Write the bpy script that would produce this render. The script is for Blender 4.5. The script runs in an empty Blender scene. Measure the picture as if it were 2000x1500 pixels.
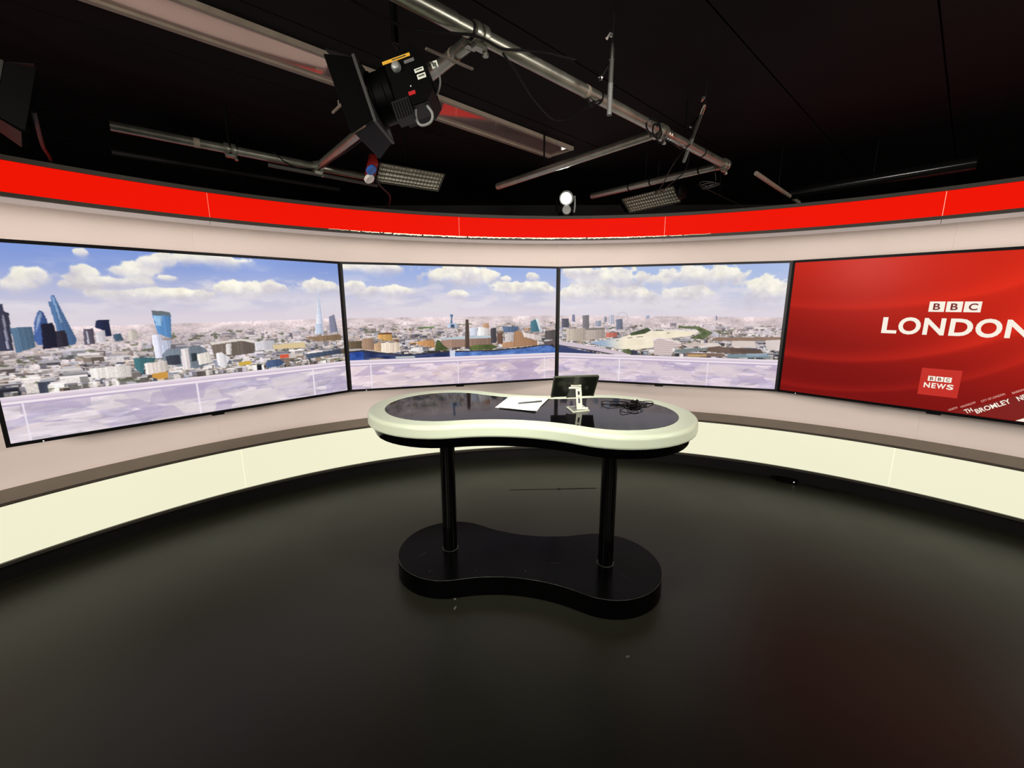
import bpy, bmesh, math, random
import numpy as np
from mathutils import Vector, Matrix

# ---------------------------------------------------------------- camera, world, lights, exposure
scene = bpy.context.scene
COL = scene.collection
R_ = math.radians
EYE = Vector((0.0, 0.0, 1.572))
cam_d = bpy.data.cameras.new('camera')
cam_d.sensor_fit = 'HORIZONTAL'
cam_d.sensor_width = 36.0
cam_d.lens = 821.0 / 2000.0 * 36.0
cam_d.clip_start = 0.02
cam_o = bpy.data.objects.new('camera', cam_d)
COL.objects.link(cam_o)
cam_o.matrix_world = Matrix.Translation(EYE) @ Matrix.Rotation(R_(90 - 11.13), 4, 'X') @ Matrix.Rotation(R_(-0.12), 4, 'Z')
scene.camera = cam_o

world = bpy.data.worlds.new('world')
scene.world = world
world.use_nodes = True
world.node_tree.nodes['Background'].inputs[0].default_value = (0.0, 0.0, 0.0, 1)
world.node_tree.nodes['Background'].inputs[1].default_value = 0.0

def area_light(name, loc, target, sx, sy, power, col, spread=180):
    l = bpy.data.lights.new(name, 'AREA')
    l.shape = 'RECTANGLE'; l.size = sx; l.size_y = sy
    l.energy = power; l.color = col; l.spread = R_(spread)
    o = bpy.data.objects.new(name, l); COL.objects.link(o)
    o.location = loc
    o.rotation_euler = (Vector(target) - Vector(loc)).to_track_quat('-Z', 'Y').to_euler()
    return o

# unseen studio lights without fixtures: three softboxes behind the place the photograph is taken from,
# two small lamps at the sides and two lamps on the grid above (one for the desk, one added to brighten the middle of the wall)
area_light('softbox', (-2.3, -2.3, 1.85), (-2.3, 3.0, 1.55), 1.1, 0.9, 44, (1.0, 0.915, 0.84), 76)
area_light('softbox', (3.1, -2.3, 1.85), (3.1, 3.0, 1.55), 1.1, 0.9, 44, (1.0, 0.915, 0.84), 76)
area_light('softbox', (0.4, -2.9, 1.95), (0.4, 3.6, 1.70), 1.1, 0.9, 10, (1.0, 0.95, 0.87), 84)
area_light('side_lamp', (-2.3, -0.1, 2.24), (2.3, 3.2, 1.60), 0.5, 0.25, 9, (1.0, 0.94, 0.88), 90)
area_light('side_lamp', (2.95, 0.7, 2.24), (-1.7, 3.1, 1.60), 0.5, 0.25, 9, (1.0, 0.94, 0.88), 90)
area_light('desk_lamp', (0.25, 1.25, 2.58), (0.10, 2.20, 1.0), 0.35, 0.25, 8, (1.0, 0.98, 0.86), 66)
area_light('wall_fill', (0.40, 0.95, 2.52), (0.43, 4.0, 1.55), 0.5, 0.20, 4.0, (1.0, 0.90, 0.84), 84)

scene.view_settings.view_transform = 'Standard'
scene.view_settings.look = 'None'
scene.view_settings.gamma = 1.0
scene.view_settings.exposure = 0.0
scene.view_settings.use_curve_mapping = False

# ---------------------------------------------------------------- materials
def lin(c):
    out = []
    for v in c:
        v = v / 255.0
        out.append(v / 12.92 if v <= 0.04045 else ((v + 0.055) / 1.055) ** 2.4)
    return tuple(out) + (1.0,)

MATS = {}
def mat(name, rgb, rough=0.5, metal=0.0, spec=0.5, emit=None, estr=0.0, var=0.0, nscale=8.0, bump=0.0, bscale=60.0, ior=None, coat=0.0, stretch=None, rvar=0.0):
    """procedural material: noise varied colour, roughness and fine relief; rgb as sRGB 0..255"""
    m = bpy.data.materials.new(name); m.use_nodes = True
    nt = m.node_tree; b = nt.nodes['Principled BSDF']
    c = lin(rgb)
    b.inputs['Roughness'].default_value = rough
    b.inputs['Metallic'].default_value = metal
    b.inputs['Specular IOR Level'].default_value = spec
    if ior: b.inputs['IOR'].default_value = ior
    if coat: b.inputs['Coat Weight'].default_value = coat
    tc = nt.nodes.new('ShaderNodeTexCoord')
    src = tc.outputs['Object']
    if stretch:
        mp = nt.nodes.new('ShaderNodeMapping'); mp.inputs['Scale'].default_value = stretch
        nt.links.new(src, mp.inputs['Vector']); src = mp.outputs['Vector']
    nz = nt.nodes.new('ShaderNodeTexNoise'); nz.inputs['Scale'].default_value = nscale
    nz.inputs['Detail'].default_value = 5.0
    nt.links.new(src, nz.inputs['Vector'])
    rp = nt.nodes.new('ShaderNodeValToRGB')
    rp.color_ramp.elements[0].position = 0.3; rp.color_ramp.elements[1].position = 0.7
    rp.color_ramp.elements[0].color = tuple(max(0, v * (1 - var)) for v in c[:3]) + (1,)
    rp.color_ramp.elements[1].color = tuple(min(1, v * (1 + var)) for v in c[:3]) + (1,)
    nt.links.new(nz.outputs['Fac'], rp.inputs['Fac'])
    nt.links.new(rp.outputs['Color'], b.inputs['Base Color'])
    if rvar:
        mr = nt.nodes.new('ShaderNodeMapRange')
        mr.inputs['To Min'].default_value = max(0.02, rough - rvar); mr.inputs['To Max'].default_value = min(1, rough + rvar)
        nt.links.new(nz.outputs['Fac'], mr.inputs['Value']); nt.links.new(mr.outputs['Result'], b.inputs['Roughness'])
    if bump:
        n2 = nt.nodes.new('ShaderNodeTexNoise'); n2.inputs['Scale'].default_value = bscale
        nt.links.new(src, n2.inputs['Vector'])
        bp = nt.nodes.new('ShaderNodeBump'); bp.inputs['Strength'].default_value = bump; bp.inputs['Distance'].default_value = 0.002
        nt.links.new(n2.outputs['Fac'], bp.inputs['Height']); nt.links.new(bp.outputs['Normal'], b.inputs['Normal'])
    if emit:
        b.inputs['Emission Color'].default_value = lin(emit); b.inputs['Emission Strength'].default_value = estr
    MATS[name] = m
    return m

mat('wall_paint', (238, 224, 216), 0.62, spec=0.3, var=0.02, nscale=3, bump=0.05)
mat('soffit_paint', (214, 204, 202), 0.65, spec=0.3, var=0.02)
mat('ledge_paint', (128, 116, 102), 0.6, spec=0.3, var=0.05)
mat('trim_dark', (50, 46, 38), 0.5, spec=0.4, var=0.1, nscale=30)
mat('plinth_black', (9, 9, 9), 0.6, spec=0.2, var=0.1)
mat('red_diffuser', (60, 3, 1), 0.6, spec=0.05, emit=(240, 18, 0), estr=0.95, var=0.02)
mat('cream_diffuser', (96, 96, 82), 0.5, spec=0.2, emit=(244, 242, 212), estr=0.90, var=0.02)
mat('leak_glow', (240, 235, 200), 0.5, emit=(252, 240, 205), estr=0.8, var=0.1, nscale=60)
mat('room_black', (20, 19, 18), 0.75, spec=0.15, var=0.2, nscale=2)
mat('ceiling_black', (11, 7, 7), 0.8, spec=0.1, var=0.25, nscale=3, stretch=(1, 1, 1))
mat('floor_vinyl', (37, 37, 29), 0.38, spec=0.28, var=0.10, nscale=2.2, bump=0.10, bscale=220, rvar=0.08)
mat('floor_mark', (22, 21, 18), 0.7, spec=0.2)
mat('scuff', (96, 94, 86), 0.7, spec=0.2, var=0.2)
mat('worn_highlight', (74, 72, 66), 0.5, spec=0.3, var=0.95, nscale=9)
mat('screen_frame', (5, 5, 6), 0.4, spec=0.2)
mat('screen_case', (14, 14, 15), 0.6, spec=0.2)
mat('led_white', (255, 255, 255), 0.4, emit=(255, 255, 255), estr=1.2)
mat('desk_white', (214, 224, 199), 0.32, spec=0.4, var=0.015, nscale=5, bump=0.03, bscale=14)
mat('desk_glass', (7, 6, 8), 0.06, spec=0.5, ior=1.22)
mat('desk_black', (4, 4, 4), 0.10, spec=0.5, ior=1.13, var=0.25, nscale=5, bump=0.02, bscale=25, rvar=0.06)
mat('pole_black', (5, 5, 5), 0.12, spec=0.5, ior=1.42, var=0.2, nscale=5)
mat('base_black', (5, 5, 5), 0.22, spec=0.5, ior=1.13, var=0.25, nscale=5, bump=0.02, bscale=25)
mat('galvanised', (138, 138, 126), 0.33, metal=0.85, var=0.16, nscale=14, bump=0.05, bscale=40, rvar=0.1)
mat('steel_bright', (215, 214, 205), 0.22, metal=1.0, var=0.1, nscale=20)
mat('black_metal', (4, 4, 4), 0.5, spec=0.06, var=0.2, nscale=12)
mat('black_gloss', (12, 12, 12), 0.18, spec=0.5, var=0.1)
mat('black_rubber', (6, 6, 6), 0.55, spec=0.12)
mat('vent_black', (16, 14, 14), 0.55, spec=0.2, var=0.2)
mat('door_grey', (48, 48, 44), 0.5, spec=0.4, var=0.1)
mat('label_yellow', (232, 176, 40), 0.5, var=0.1, nscale=30)
mat('label_white', (226, 232, 214), 0.5, var=0.08, nscale=40)
mat('label_ink', (40, 44, 42), 0.6)
mat('display_red', (60, 5, 5), 0.4, emit=(230, 20, 28), estr=0.55)
mat('mirror_panel', (168, 148, 142), 0.05, metal=0.6, var=0.06, nscale=3)
mat('panel_frame', (120, 110, 96), 0.5, spec=0.4, var=0.1, nscale=20)
mat('tube_glass', (238, 236, 220), 0.25, spec=0.5, var=0.05)
mat('reflector', (226, 222, 204), 0.4, spec=0.5, var=0.04)
mat('crate_wire', (70, 68, 58), 0.5, spec=0.3)
mat('cap_blue', (40, 92, 170), 0.4, spec=0.5, var=0.1)
mat('cap_white', (214, 208, 200), 0.4, spec=0.5, var=0.05)
mat('cap_red', (120, 24, 20), 0.45, spec=0.5, var=0.1)
mat('lens_lit', (255, 255, 255), 0.3, emit=(255, 255, 240), estr=6.0)
mat('disc_grey', (150, 152, 148), 0.4, metal=0.3, var=0.06)
mat('paper', (232, 234, 228), 0.7, spec=0.2, var=0.02, nscale=40)
mat('ink_grey', (120, 122, 124), 0.7, spec=0.1)
mat('pen_body', (60, 62, 64), 0.3, metal=0.4)
mat('tablet_case', (54, 58, 44), 0.38, spec=0.5, var=0.12, nscale=10)
mat('tablet_dark', (30, 33, 27), 0.3, spec=0.5, var=0.1)
mat('tablet_glass', (5, 5, 6), 0.05, spec=0.5)
mat('tablet_mark', (72, 74, 66), 0.35, metal=0.2)
mat('stand_alu', (206, 207, 190), 0.32, metal=0.35, spec=0.5, var=0.04)
mat('grip_grey', (96, 98, 94), 0.6, var=0.05)

# ---------------------------------------------------------------- mesh helpers
ROOTM = {}
class MB:
    """collects shapes, build() links them as one mesh object"""
    def __init__(s): s.v = []; s.f = []
    def add(s, vs, fs, M=None):
        n = len(s.v)
        s.v += [tuple(M @ Vector(p)) if M else tuple(p) for p in vs]
        s.f += [tuple(i + n for i in f) for f in fs]
        return s
    def box(s, c, d, M=None, ch=0.0):
        x, y, z = (k / 2 for k in d)
        if ch <= 0:
            vs = [(c[0] + a * x, c[1] + b * y, c[2] + e * z) for a in (-1, 1) for b in (-1, 1) for e in (-1, 1)]
            return s.add(vs, [(0, 1, 3, 2), (4, 6, 7, 5), (0, 4, 5, 1), (2, 3, 7, 6), (0, 2, 6, 4), (1, 5, 7, 3)], M)
        bm = bmesh.new()
        bmesh.ops.create_cube(bm, size=1.0)
        for v in bm.verts: v.co = Vector((c[0] + v.co.x * d[0], c[1] + v.co.y * d[1], c[2] + v.co.z * d[2]))
        bmesh.ops.bevel(bm, geom=list(bm.edges), offset=ch, segments=2, affect='EDGES')
        bm.verts.ensure_lookup_table(); bm.verts.index_update()
        s.add([tuple(v.co) for v in bm.verts], [tuple(v.index for v in f.verts) for f in bm.faces], M)
        bm.free(); return s
    def tube(s, pts, r, n=10, closed=False, caps=True, M=None):
        pts = [Vector(p) for p in pts]; k = len(pts)
        rs = r if isinstance(r, (list, tuple)) else [r] * k
        vs, fs = [], []
        t0 = (pts[1] - pts[0]).normalized()
        up = Vector((0, 0, 1)) if abs(t0.z) < 0.9 else Vector((1, 0, 0))
        nrm = (up - t0 * up.dot(t0)).normalized()
        for i, p in enumerate(pts):
            if closed: t = (pts[(i + 1) % k] - pts[i - 1]).normalized()
            elif i == 0: t = t0
            elif i == k - 1: t = (pts[-1] - pts[-2]).normalized()
            else: t = ((pts[i + 1] - p).normalized() + (p - pts[i - 1]).normalized()).normalized()
            nrm = (nrm - t * nrm.dot(t)).normalized(); bn = t.cross(nrm)
            for j in range(n):
                a = 2 * math.pi * j / n
                vs.append(p + (nrm * math.cos(a) + bn * math.sin(a)) * rs[i])
        rings = k if closed else k - 1
        for i in range(rings):
            i2 = (i + 1) % k
            for j in range(n):
                j2 = (j + 1) % n
                fs.append((i * n + j, i * n + j2, i2 * n + j2, i2 * n + j))
        if caps and not closed:
            fs.append(tuple(reversed(range(n)))); fs.append(tuple((k - 1) * n + j for j in range(n)))
        return s.add(vs, fs, M)
    def cyl(s, a, b, r, n=24, r2=None, M=None):
        return s.tube([a, b], [r, r if r2 is None else r2], n, M=M)
    def lathe(s, prof, n=32, M=None, caps=True):
        vs, fs = [], []
        for r, z in prof:
            for j in range(n):
                a = 2 * math.pi * j / n; vs.append((r * math.cos(a), r * math.sin(a), z))
        for i in range(len(prof) - 1):
            for j in range(n):
                j2 = (j + 1) % n
                fs.append((i * n + j, i * n + j2, (i + 1) * n + j2, (i + 1) * n + j))
        if caps:
            fs.append(tuple(reversed(range(n)))); fs.append(tuple((len(prof) - 1) * n + j for j in range(n)))
        return s.add(vs, fs, M)
    def prism(s, outline, z0, z1, M=None):
        n = len(outline)
        vs = [(x, y, z0) for x, y in outline] + [(x, y, z1) for x, y in outline]
        fs = [(i, (i + 1) % n, n + (i + 1) % n, n + i) for i in range(n)]
        fs += [tuple(reversed(range(n))), tuple(range(n, 2 * n))]
        return s.add(vs, fs, M)
    def loft(s, rings, closed_profile=False, cap0=False, cap1=False, M=None):
        n = len(rings[0]); k = len(rings); vs = [p for r in rings for p in r]; fs = []
        for i in range(k if closed_profile else k - 1):
            i2 = (i + 1) % k
            for j in range(n):
                j2 = (j + 1) % n
                fs.append((i * n + j, i * n + j2, i2 * n + j2, i2 * n + j))
        if cap0: fs.append(tuple(reversed(range(n))))
        if cap1: fs.append(tuple((k - 1) * n + j for j in range(n)))
        return s.add(vs, fs, M)
    def arc(s, prof, a0, a1, n, cap=True):
        """closed (radius, z) profile swept about the centre of the curved set; angles in degrees from +Y"""
        k = len(prof); vs = []; fs = []
        for i in range(n + 1):
            a = R_(a0 + (a1 - a0) * i / n)
            for r, z in prof: vs.append((CX + r * math.sin(a), CY + r * math.cos(a), z))
        for i in range(n):
            for j in range(k):
                j2 = (j + 1) % k
                fs.append((i * k + j, i * k + j2, (i + 1) * k + j2, (i + 1) * k + j))
        if cap: fs += [tuple(reversed(range(k))), tuple(n * k + j for j in range(k))]
        return s.add(vs, fs)
    def build(s, name, material, parent=None, world=False, smooth=35, fix=True):
        vs = s.v
        if world and parent is not None:
            inv = ROOTM[parent.name].inverted()
            vs = [tuple(inv @ Vector(p)) for p in vs]
        me = bpy.data.meshes.new(name)
        me.from_pydata(vs, [], s.f); me.update()
        if fix:
            bm = bmesh.new(); bm.from_mesh(me); bmesh.ops.recalc_face_normals(bm, faces=bm.faces); bm.to_mesh(me); bm.free()
        if smooth:
            me.shade_smooth(); me.set_sharp_from_angle(angle=R_(smooth))
        me.materials.append(MATS[material] if isinstance(material, str) else material)
        o = bpy.data.objects.new(name, me); COL.objects.link(o)
        if parent is not None:
            o.parent = parent; ROOTM[o.name] = ROOTM[parent.name]
        else: ROOTM[o.name] = Matrix.Identity(4)
        return o

def tag(o, label=None, cat=None, group=None, kind=None):
    if label: o['label'] = label
    if cat: o['category'] = cat
    if group: o['group'] = group
    if kind: o['kind'] = kind
    return o
def thing(name, label, cat, M=None, group=None):
    o = bpy.data.objects.new(name, None); COL.objects.link(o)
    M = M or Matrix.Identity(4); o.matrix_world = M; o.empty_display_size = 0.1
    ROOTM[o.name] = M.copy()
    return tag(o, label, cat, group)
def struct(o): o['kind'] = 'structure'; return o
def frame(o, x, z):
    """matrix with local x along x and local z close to z"""
    x = Vector(x).normalized(); z = Vector(z); z = (z - x * z.dot(x)).normalized(); y = z.cross(x)
    M = Matrix((x, y, z)).transposed().to_4x4(); M.translation = Vector(o); return M
def smooth_path(pts, n=6, closed=False):
    P = [Vector(p) for p in pts]; out = []
    k = len(P)
    for i in range(k if closed else k - 1):
        g = (lambda q: P[q % k]) if closed else (lambda q: P[min(max(q, 0), k - 1)])
        a, b, c, d = g(i - 1), g(i), g(i + 1), g(i + 2)
        for j in range(n):
            t = j / n
            out.append(0.5 * ((2 * b) + (c - a) * t + (2 * a - 5 * b + 4 * c - d) * t * t + (3 * b - a - 3 * c + d) * t ** 3))
    if not closed: out.append(P[-1])
    return out

# ---------------------------------------------------------------- room shell
CX, CY = 0.430, 0.290                     # centre of the curved set
RX0, RX1, RY0, RY1, ZC = -4.4, 5.2, -3.4, 5.3, 2.69
o = MB().box(((RX0 + RX1) / 2, (RY0 + RY1) / 2, -0.05), (RX1 - RX0, RY1 - RY0, 0.1)).build('floor', 'floor_vinyl'); struct(o)
floor = o
m = MB().tube([(-0.024, 3.329, 0.0012), (0.2, 3.337, 0.0012), (0.39, 3.344, 0.0012), (0.55, 3.352, 0.0012), (0.722, 3.36, 0.0012)], [0.0015, 0.002, 0.002, 0.003, 0.002], 6)
m.box((0.4, 3.345, 0.0015), (0.02, 0.03, 0.003))
m.build('floor_seam', 'floor_mark', floor)
rng = random.Random(5)
for (x, y, w, h, a) in ((-0.31, 2.0, 0.012, 0.03, 10), (-0.30, 1.93, 0.01, 0.035, -15), (0.52, 1.62, 0.02, 0.012, 30), (1.9, 2.75, 0.012, 0.012, 0), (0.1, 2.9, 0.008, 0.03, 40)):
    M = Matrix.Translation((x, y, 0.0006)) @ Matrix.Rotation(R_(a), 4, 'Z')
    mm = MB(); mm.prism([(w * rng.uniform(.4, .6) * math.cos(t), h * rng.uniform(.35, .6) * math.sin(t)) for t in [k * math.pi / 4 for k in range(8)]], -0.0005, 0.0004, M)
    mm.build('scuff_mark', 'scuff', floor)
slab = MB().box(((RX0 + RX1) / 2, (RY0 + RY1) / 2, ZC + 0.08), (RX1 - RX0, RY1 - RY0, 0.12)).build('ceiling', 'room_black'); struct(slab)
def clip(poly, nx, ny, d):
    out = []
    for i in range(len(poly)):
        p, q = poly[i], poly[(i + 1) % len(poly)]
        a = nx * p[0] + ny * p[1] - d; b = nx * q[0] + ny * q[1] - d
        if a <= 0: out.append(p)
        if (a < 0 < b) or (b < 0 < a):
            t = a / (a - b); out.append((p[0] + (q[0] - p[0]) * t, p[1] + (q[1] - p[1]) * t))
    return out
GA = R_(47.0)                              # bearing of the lighting grid and ceiling boards
ua = (math.sin(GA), math.cos(GA)); ub = (math.cos(GA), -math.sin(GA))
for i in range(-12, 14):
    b0 = 0.36 + i * 0.6; b1 = b0 + 0.592
    poly = [(ua[0] * s_ + ub[0] * b, ua[1] * s_ + ub[1] * b) for s_, b in ((-9, b0), (9, b0), (9, b1), (-9, b1))]
    for pl in ((1, 0, RX1), (-1, 0, -RX0), (0, 1, RY1), (0, -1, -RY0)):
        if poly: poly = clip(poly, *pl)
    if len(poly) >= 3:
        MB().prism(poly, ZC, ZC + 0.016).build('ceiling_board', 'ceiling_black', slab, smooth=0)
T = 0.1
struct(MB().box(((RX0 + RX1) / 2, RY1 + T / 2, ZC / 2), (RX1 - RX0, T, ZC)).build('wall_back', 'room_black'))
struct(MB().box(((RX0 + RX1) / 2, RY0 - T / 2, ZC / 2), (RX1 - RX0, T, ZC)).build('wall_front', 'room_black'))
struct(MB().box((RX0 - T / 2, (RY0 + RY1) / 2, ZC / 2), (T, RY1 - RY0, ZC)).build('wall_left', 'room_black'))
struct(MB().box((RX1 + T / 2, (RY0 + RY1) / 2, ZC / 2), (T, RY1 - RY0, ZC)).build('wall_right', 'room_black'))

# ---------------------------------------------------------------- curved set
AMAX = 70.5
RW = 3.84
WPROF = [(3.800, .541), (3.812, .552), (3.823, .570), (3.831, .595), (3.837, .635), (RW, .70), (RW, 1.94), (3.837, 1.975), (3.830, 2.005), (3.818, 2.032), (3.800, 2.053), (3.772, 2.069), (3.738, 2.078), (3.700, 2.083), (3.700, 2.098), (RW + .03, 2.098), (RW + .03, .52), (3.800, .52)]
wall = thing('wall_set', None, None); struct(wall)
for a0, a1 in ((-AMAX, -43.7), (-43.7, 0), (0, 43.7), (43.7, AMAX)):
    g = 0.003
    MB().arc(WPROF, a0 + g, a1 - g, 60).build('wall_panel', 'wall_paint', wall)

RR = 3.657
fas = thing('illuminated_fascia', 'curved glowing red fascia band running along the top of the set wall', 'light panel', Matrix.Translation((CX, CY + RR, 2.1)))
for a0, a1 in ((-AMAX, -42.3), (-42.3, -14.0), (-14.0, 14.2), (14.2, 42.4), (42.4, AMAX)):
    g = 0.022
    MB().arc([(RR, 2.129), (RR, 2.289), (RR + 0.012, 2.289), (RR + 0.012, 2.129)], a0 + g, a1 - g, 26).build('red_panel', 'red_diffuser', fas, world=True)
MB().arc([(RR + .013, 2.129), (RR + .013, 2.289), (RR + 0.016, 2.289), (RR + 0.016, 2.129)], -AMAX, AMAX, 150).build('panel_backing', 'leak_glow', fas, world=True)
MB().arc([(RR - 0.012, 2.287), (RR - 0.012, 2.312), (RW + 0.03, 2.312), (RW + 0.03, 2.287)], -AMAX, AMAX, 150).build('top_trim', 'trim_dark', fas, world=True)
MB().arc([(RR - 0.010, 2.108), (RR - 0.010, 2.129), (RR + 0.014, 2.129), (RR + 0.014, 2.108)], -AMAX, AMAX, 150).build('bottom_trim', 'trim_dark', fas, world=True)
for a0, a1 in ((-AMAX, -42.3), (-42.3, -14.0), (-14.0, 14.2), (14.2, 42.4), (42.4, AMAX)):
    MB().arc([(RR + 0.014, 2.109), (3.699, 2.083), (3.699, 2.105), (RR + 0.014, 2.122)], a0 + .02, a1 - .02, 34).build('soffit', 'soffit_paint', fas, world=True)
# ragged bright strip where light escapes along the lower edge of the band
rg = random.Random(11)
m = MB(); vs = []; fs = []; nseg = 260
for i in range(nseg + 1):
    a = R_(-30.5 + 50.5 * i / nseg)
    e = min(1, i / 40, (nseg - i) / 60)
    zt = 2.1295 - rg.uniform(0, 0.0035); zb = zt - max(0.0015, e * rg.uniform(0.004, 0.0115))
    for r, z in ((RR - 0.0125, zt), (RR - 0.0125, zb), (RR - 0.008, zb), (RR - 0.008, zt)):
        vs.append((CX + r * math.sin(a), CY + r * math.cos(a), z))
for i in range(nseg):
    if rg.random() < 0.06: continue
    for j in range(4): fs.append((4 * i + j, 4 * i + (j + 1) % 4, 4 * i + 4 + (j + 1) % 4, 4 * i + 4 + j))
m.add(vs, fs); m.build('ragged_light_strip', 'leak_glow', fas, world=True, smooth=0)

RL = 3.79
lb = thing('light_box', 'curved glowing cream light box along the foot of the set wall', 'light panel', Matrix.Translation((CX, CY + RL, 0)))
for a0, a1 in ((-AMAX, -42.0), (-42.0, -14.0), (-14.0, 14.2), (14.2, 42.1), (42.1, AMAX)):
    MB().arc([(RL, 0.127), (RL, 0.454), (RL + 0.012, 0.454), (RL + 0.012, 0.127)], a0 + .02, a1 - .02, 36).build('diffuser_panel', 'cream_diffuser', lb, world=True)
MB().arc([(RL + .013, 0.127), (RL + .013, 0.454), (RL + 0.016, 0.454), (RL + 0.016, 0.127)], -AMAX, AMAX, 150).build('panel_backing', 'leak_glow', lb, world=True)
MB().arc([(RL - 0.012, 0.452), (RL - 0.012, 0.470), (RL + 0.03, 0.470), (RL + 0.03, 0.452)], -AMAX, AMAX, 150).build('top_trim', 'trim_dark', lb, world=True)
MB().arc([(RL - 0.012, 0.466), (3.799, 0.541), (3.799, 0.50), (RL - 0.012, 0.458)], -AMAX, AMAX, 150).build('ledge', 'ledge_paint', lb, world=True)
MB().arc([(RL - 0.020, 0.110), (RL - 0.020, 0.128), (RL + 0.02, 0.128), (RL + 0.02, 0.110)], -AMAX, AMAX, 150).build('bottom_trim', 'trim_dark', lb, world=True)
MB().arc([(RL + 0.03, 0.0), (RL + 0.03, 0.112), (RL + 0.05, 0.112), (RL + 0.05, 0.0)], -AMAX, AMAX, 150).build('plinth', 'plinth_black', lb, world=True)

# ---------------------------------------------------------------- pictures shown on the screens (drawn by code into colour attributes)
CLOUDS={0:[(0.322,0.131,0.065,0.068),(0.373,0.083,0.04,0.059),(0.408,0.054,0.038,0.045),(0.233,0.148,0.035,0.055),(0.21,0.208,0.042,0.026),(0.277,0.186,0.084,0.043),(0.417,0.158,0.033,0.021),(0.108,0.175,0.047,0.051),(0.082,0.214,0.039,0.042),(0.654,0.211,0.144,0.052),(0.597,0.202,0.046,0.045),(0.746,0.202,0.066,0.051),(0.904,0.19,0.083,0.058),(0.478,0.254,0.056,0.032),(0.383,0.251,0.146,0.035),(0.223,0.041,0.019,0.027),(0.527,0.04,0.144,0.037),],
1:[(0.127,0.041,0.144,0.044),(0.05,0.179,0.053,0.044),(0.196,0.213,0.127,0.045),(0.496,0.079,0.15,0.089),(0.405,0.082,0.042,0.055),(0.578,0.096,0.085,0.071),(0.674,0.079,0.029,0.038),(0.808,0.178,0.146,0.054),(0.749,0.198,0.089,0.041),(0.961,0.196,0.05,0.032),(0.868,0.089,0.033,0.039),(0.738,0.111,0.029,0.024),(0.51,0.239,0.064,0.036),],
2:[(0.258,0.102,0.19,0.126),(0.139,0.227,0.157,0.07),(0.612,0.093,0.131,0.09),(0.753,0.088,0.09,0.093),(0.919,0.208,0.125,0.106),(0.575,0.243,0.133,0.061),(0.379,0.24,0.124,0.058),(0.105,0.044,0.098,0.064),],
}
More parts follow.
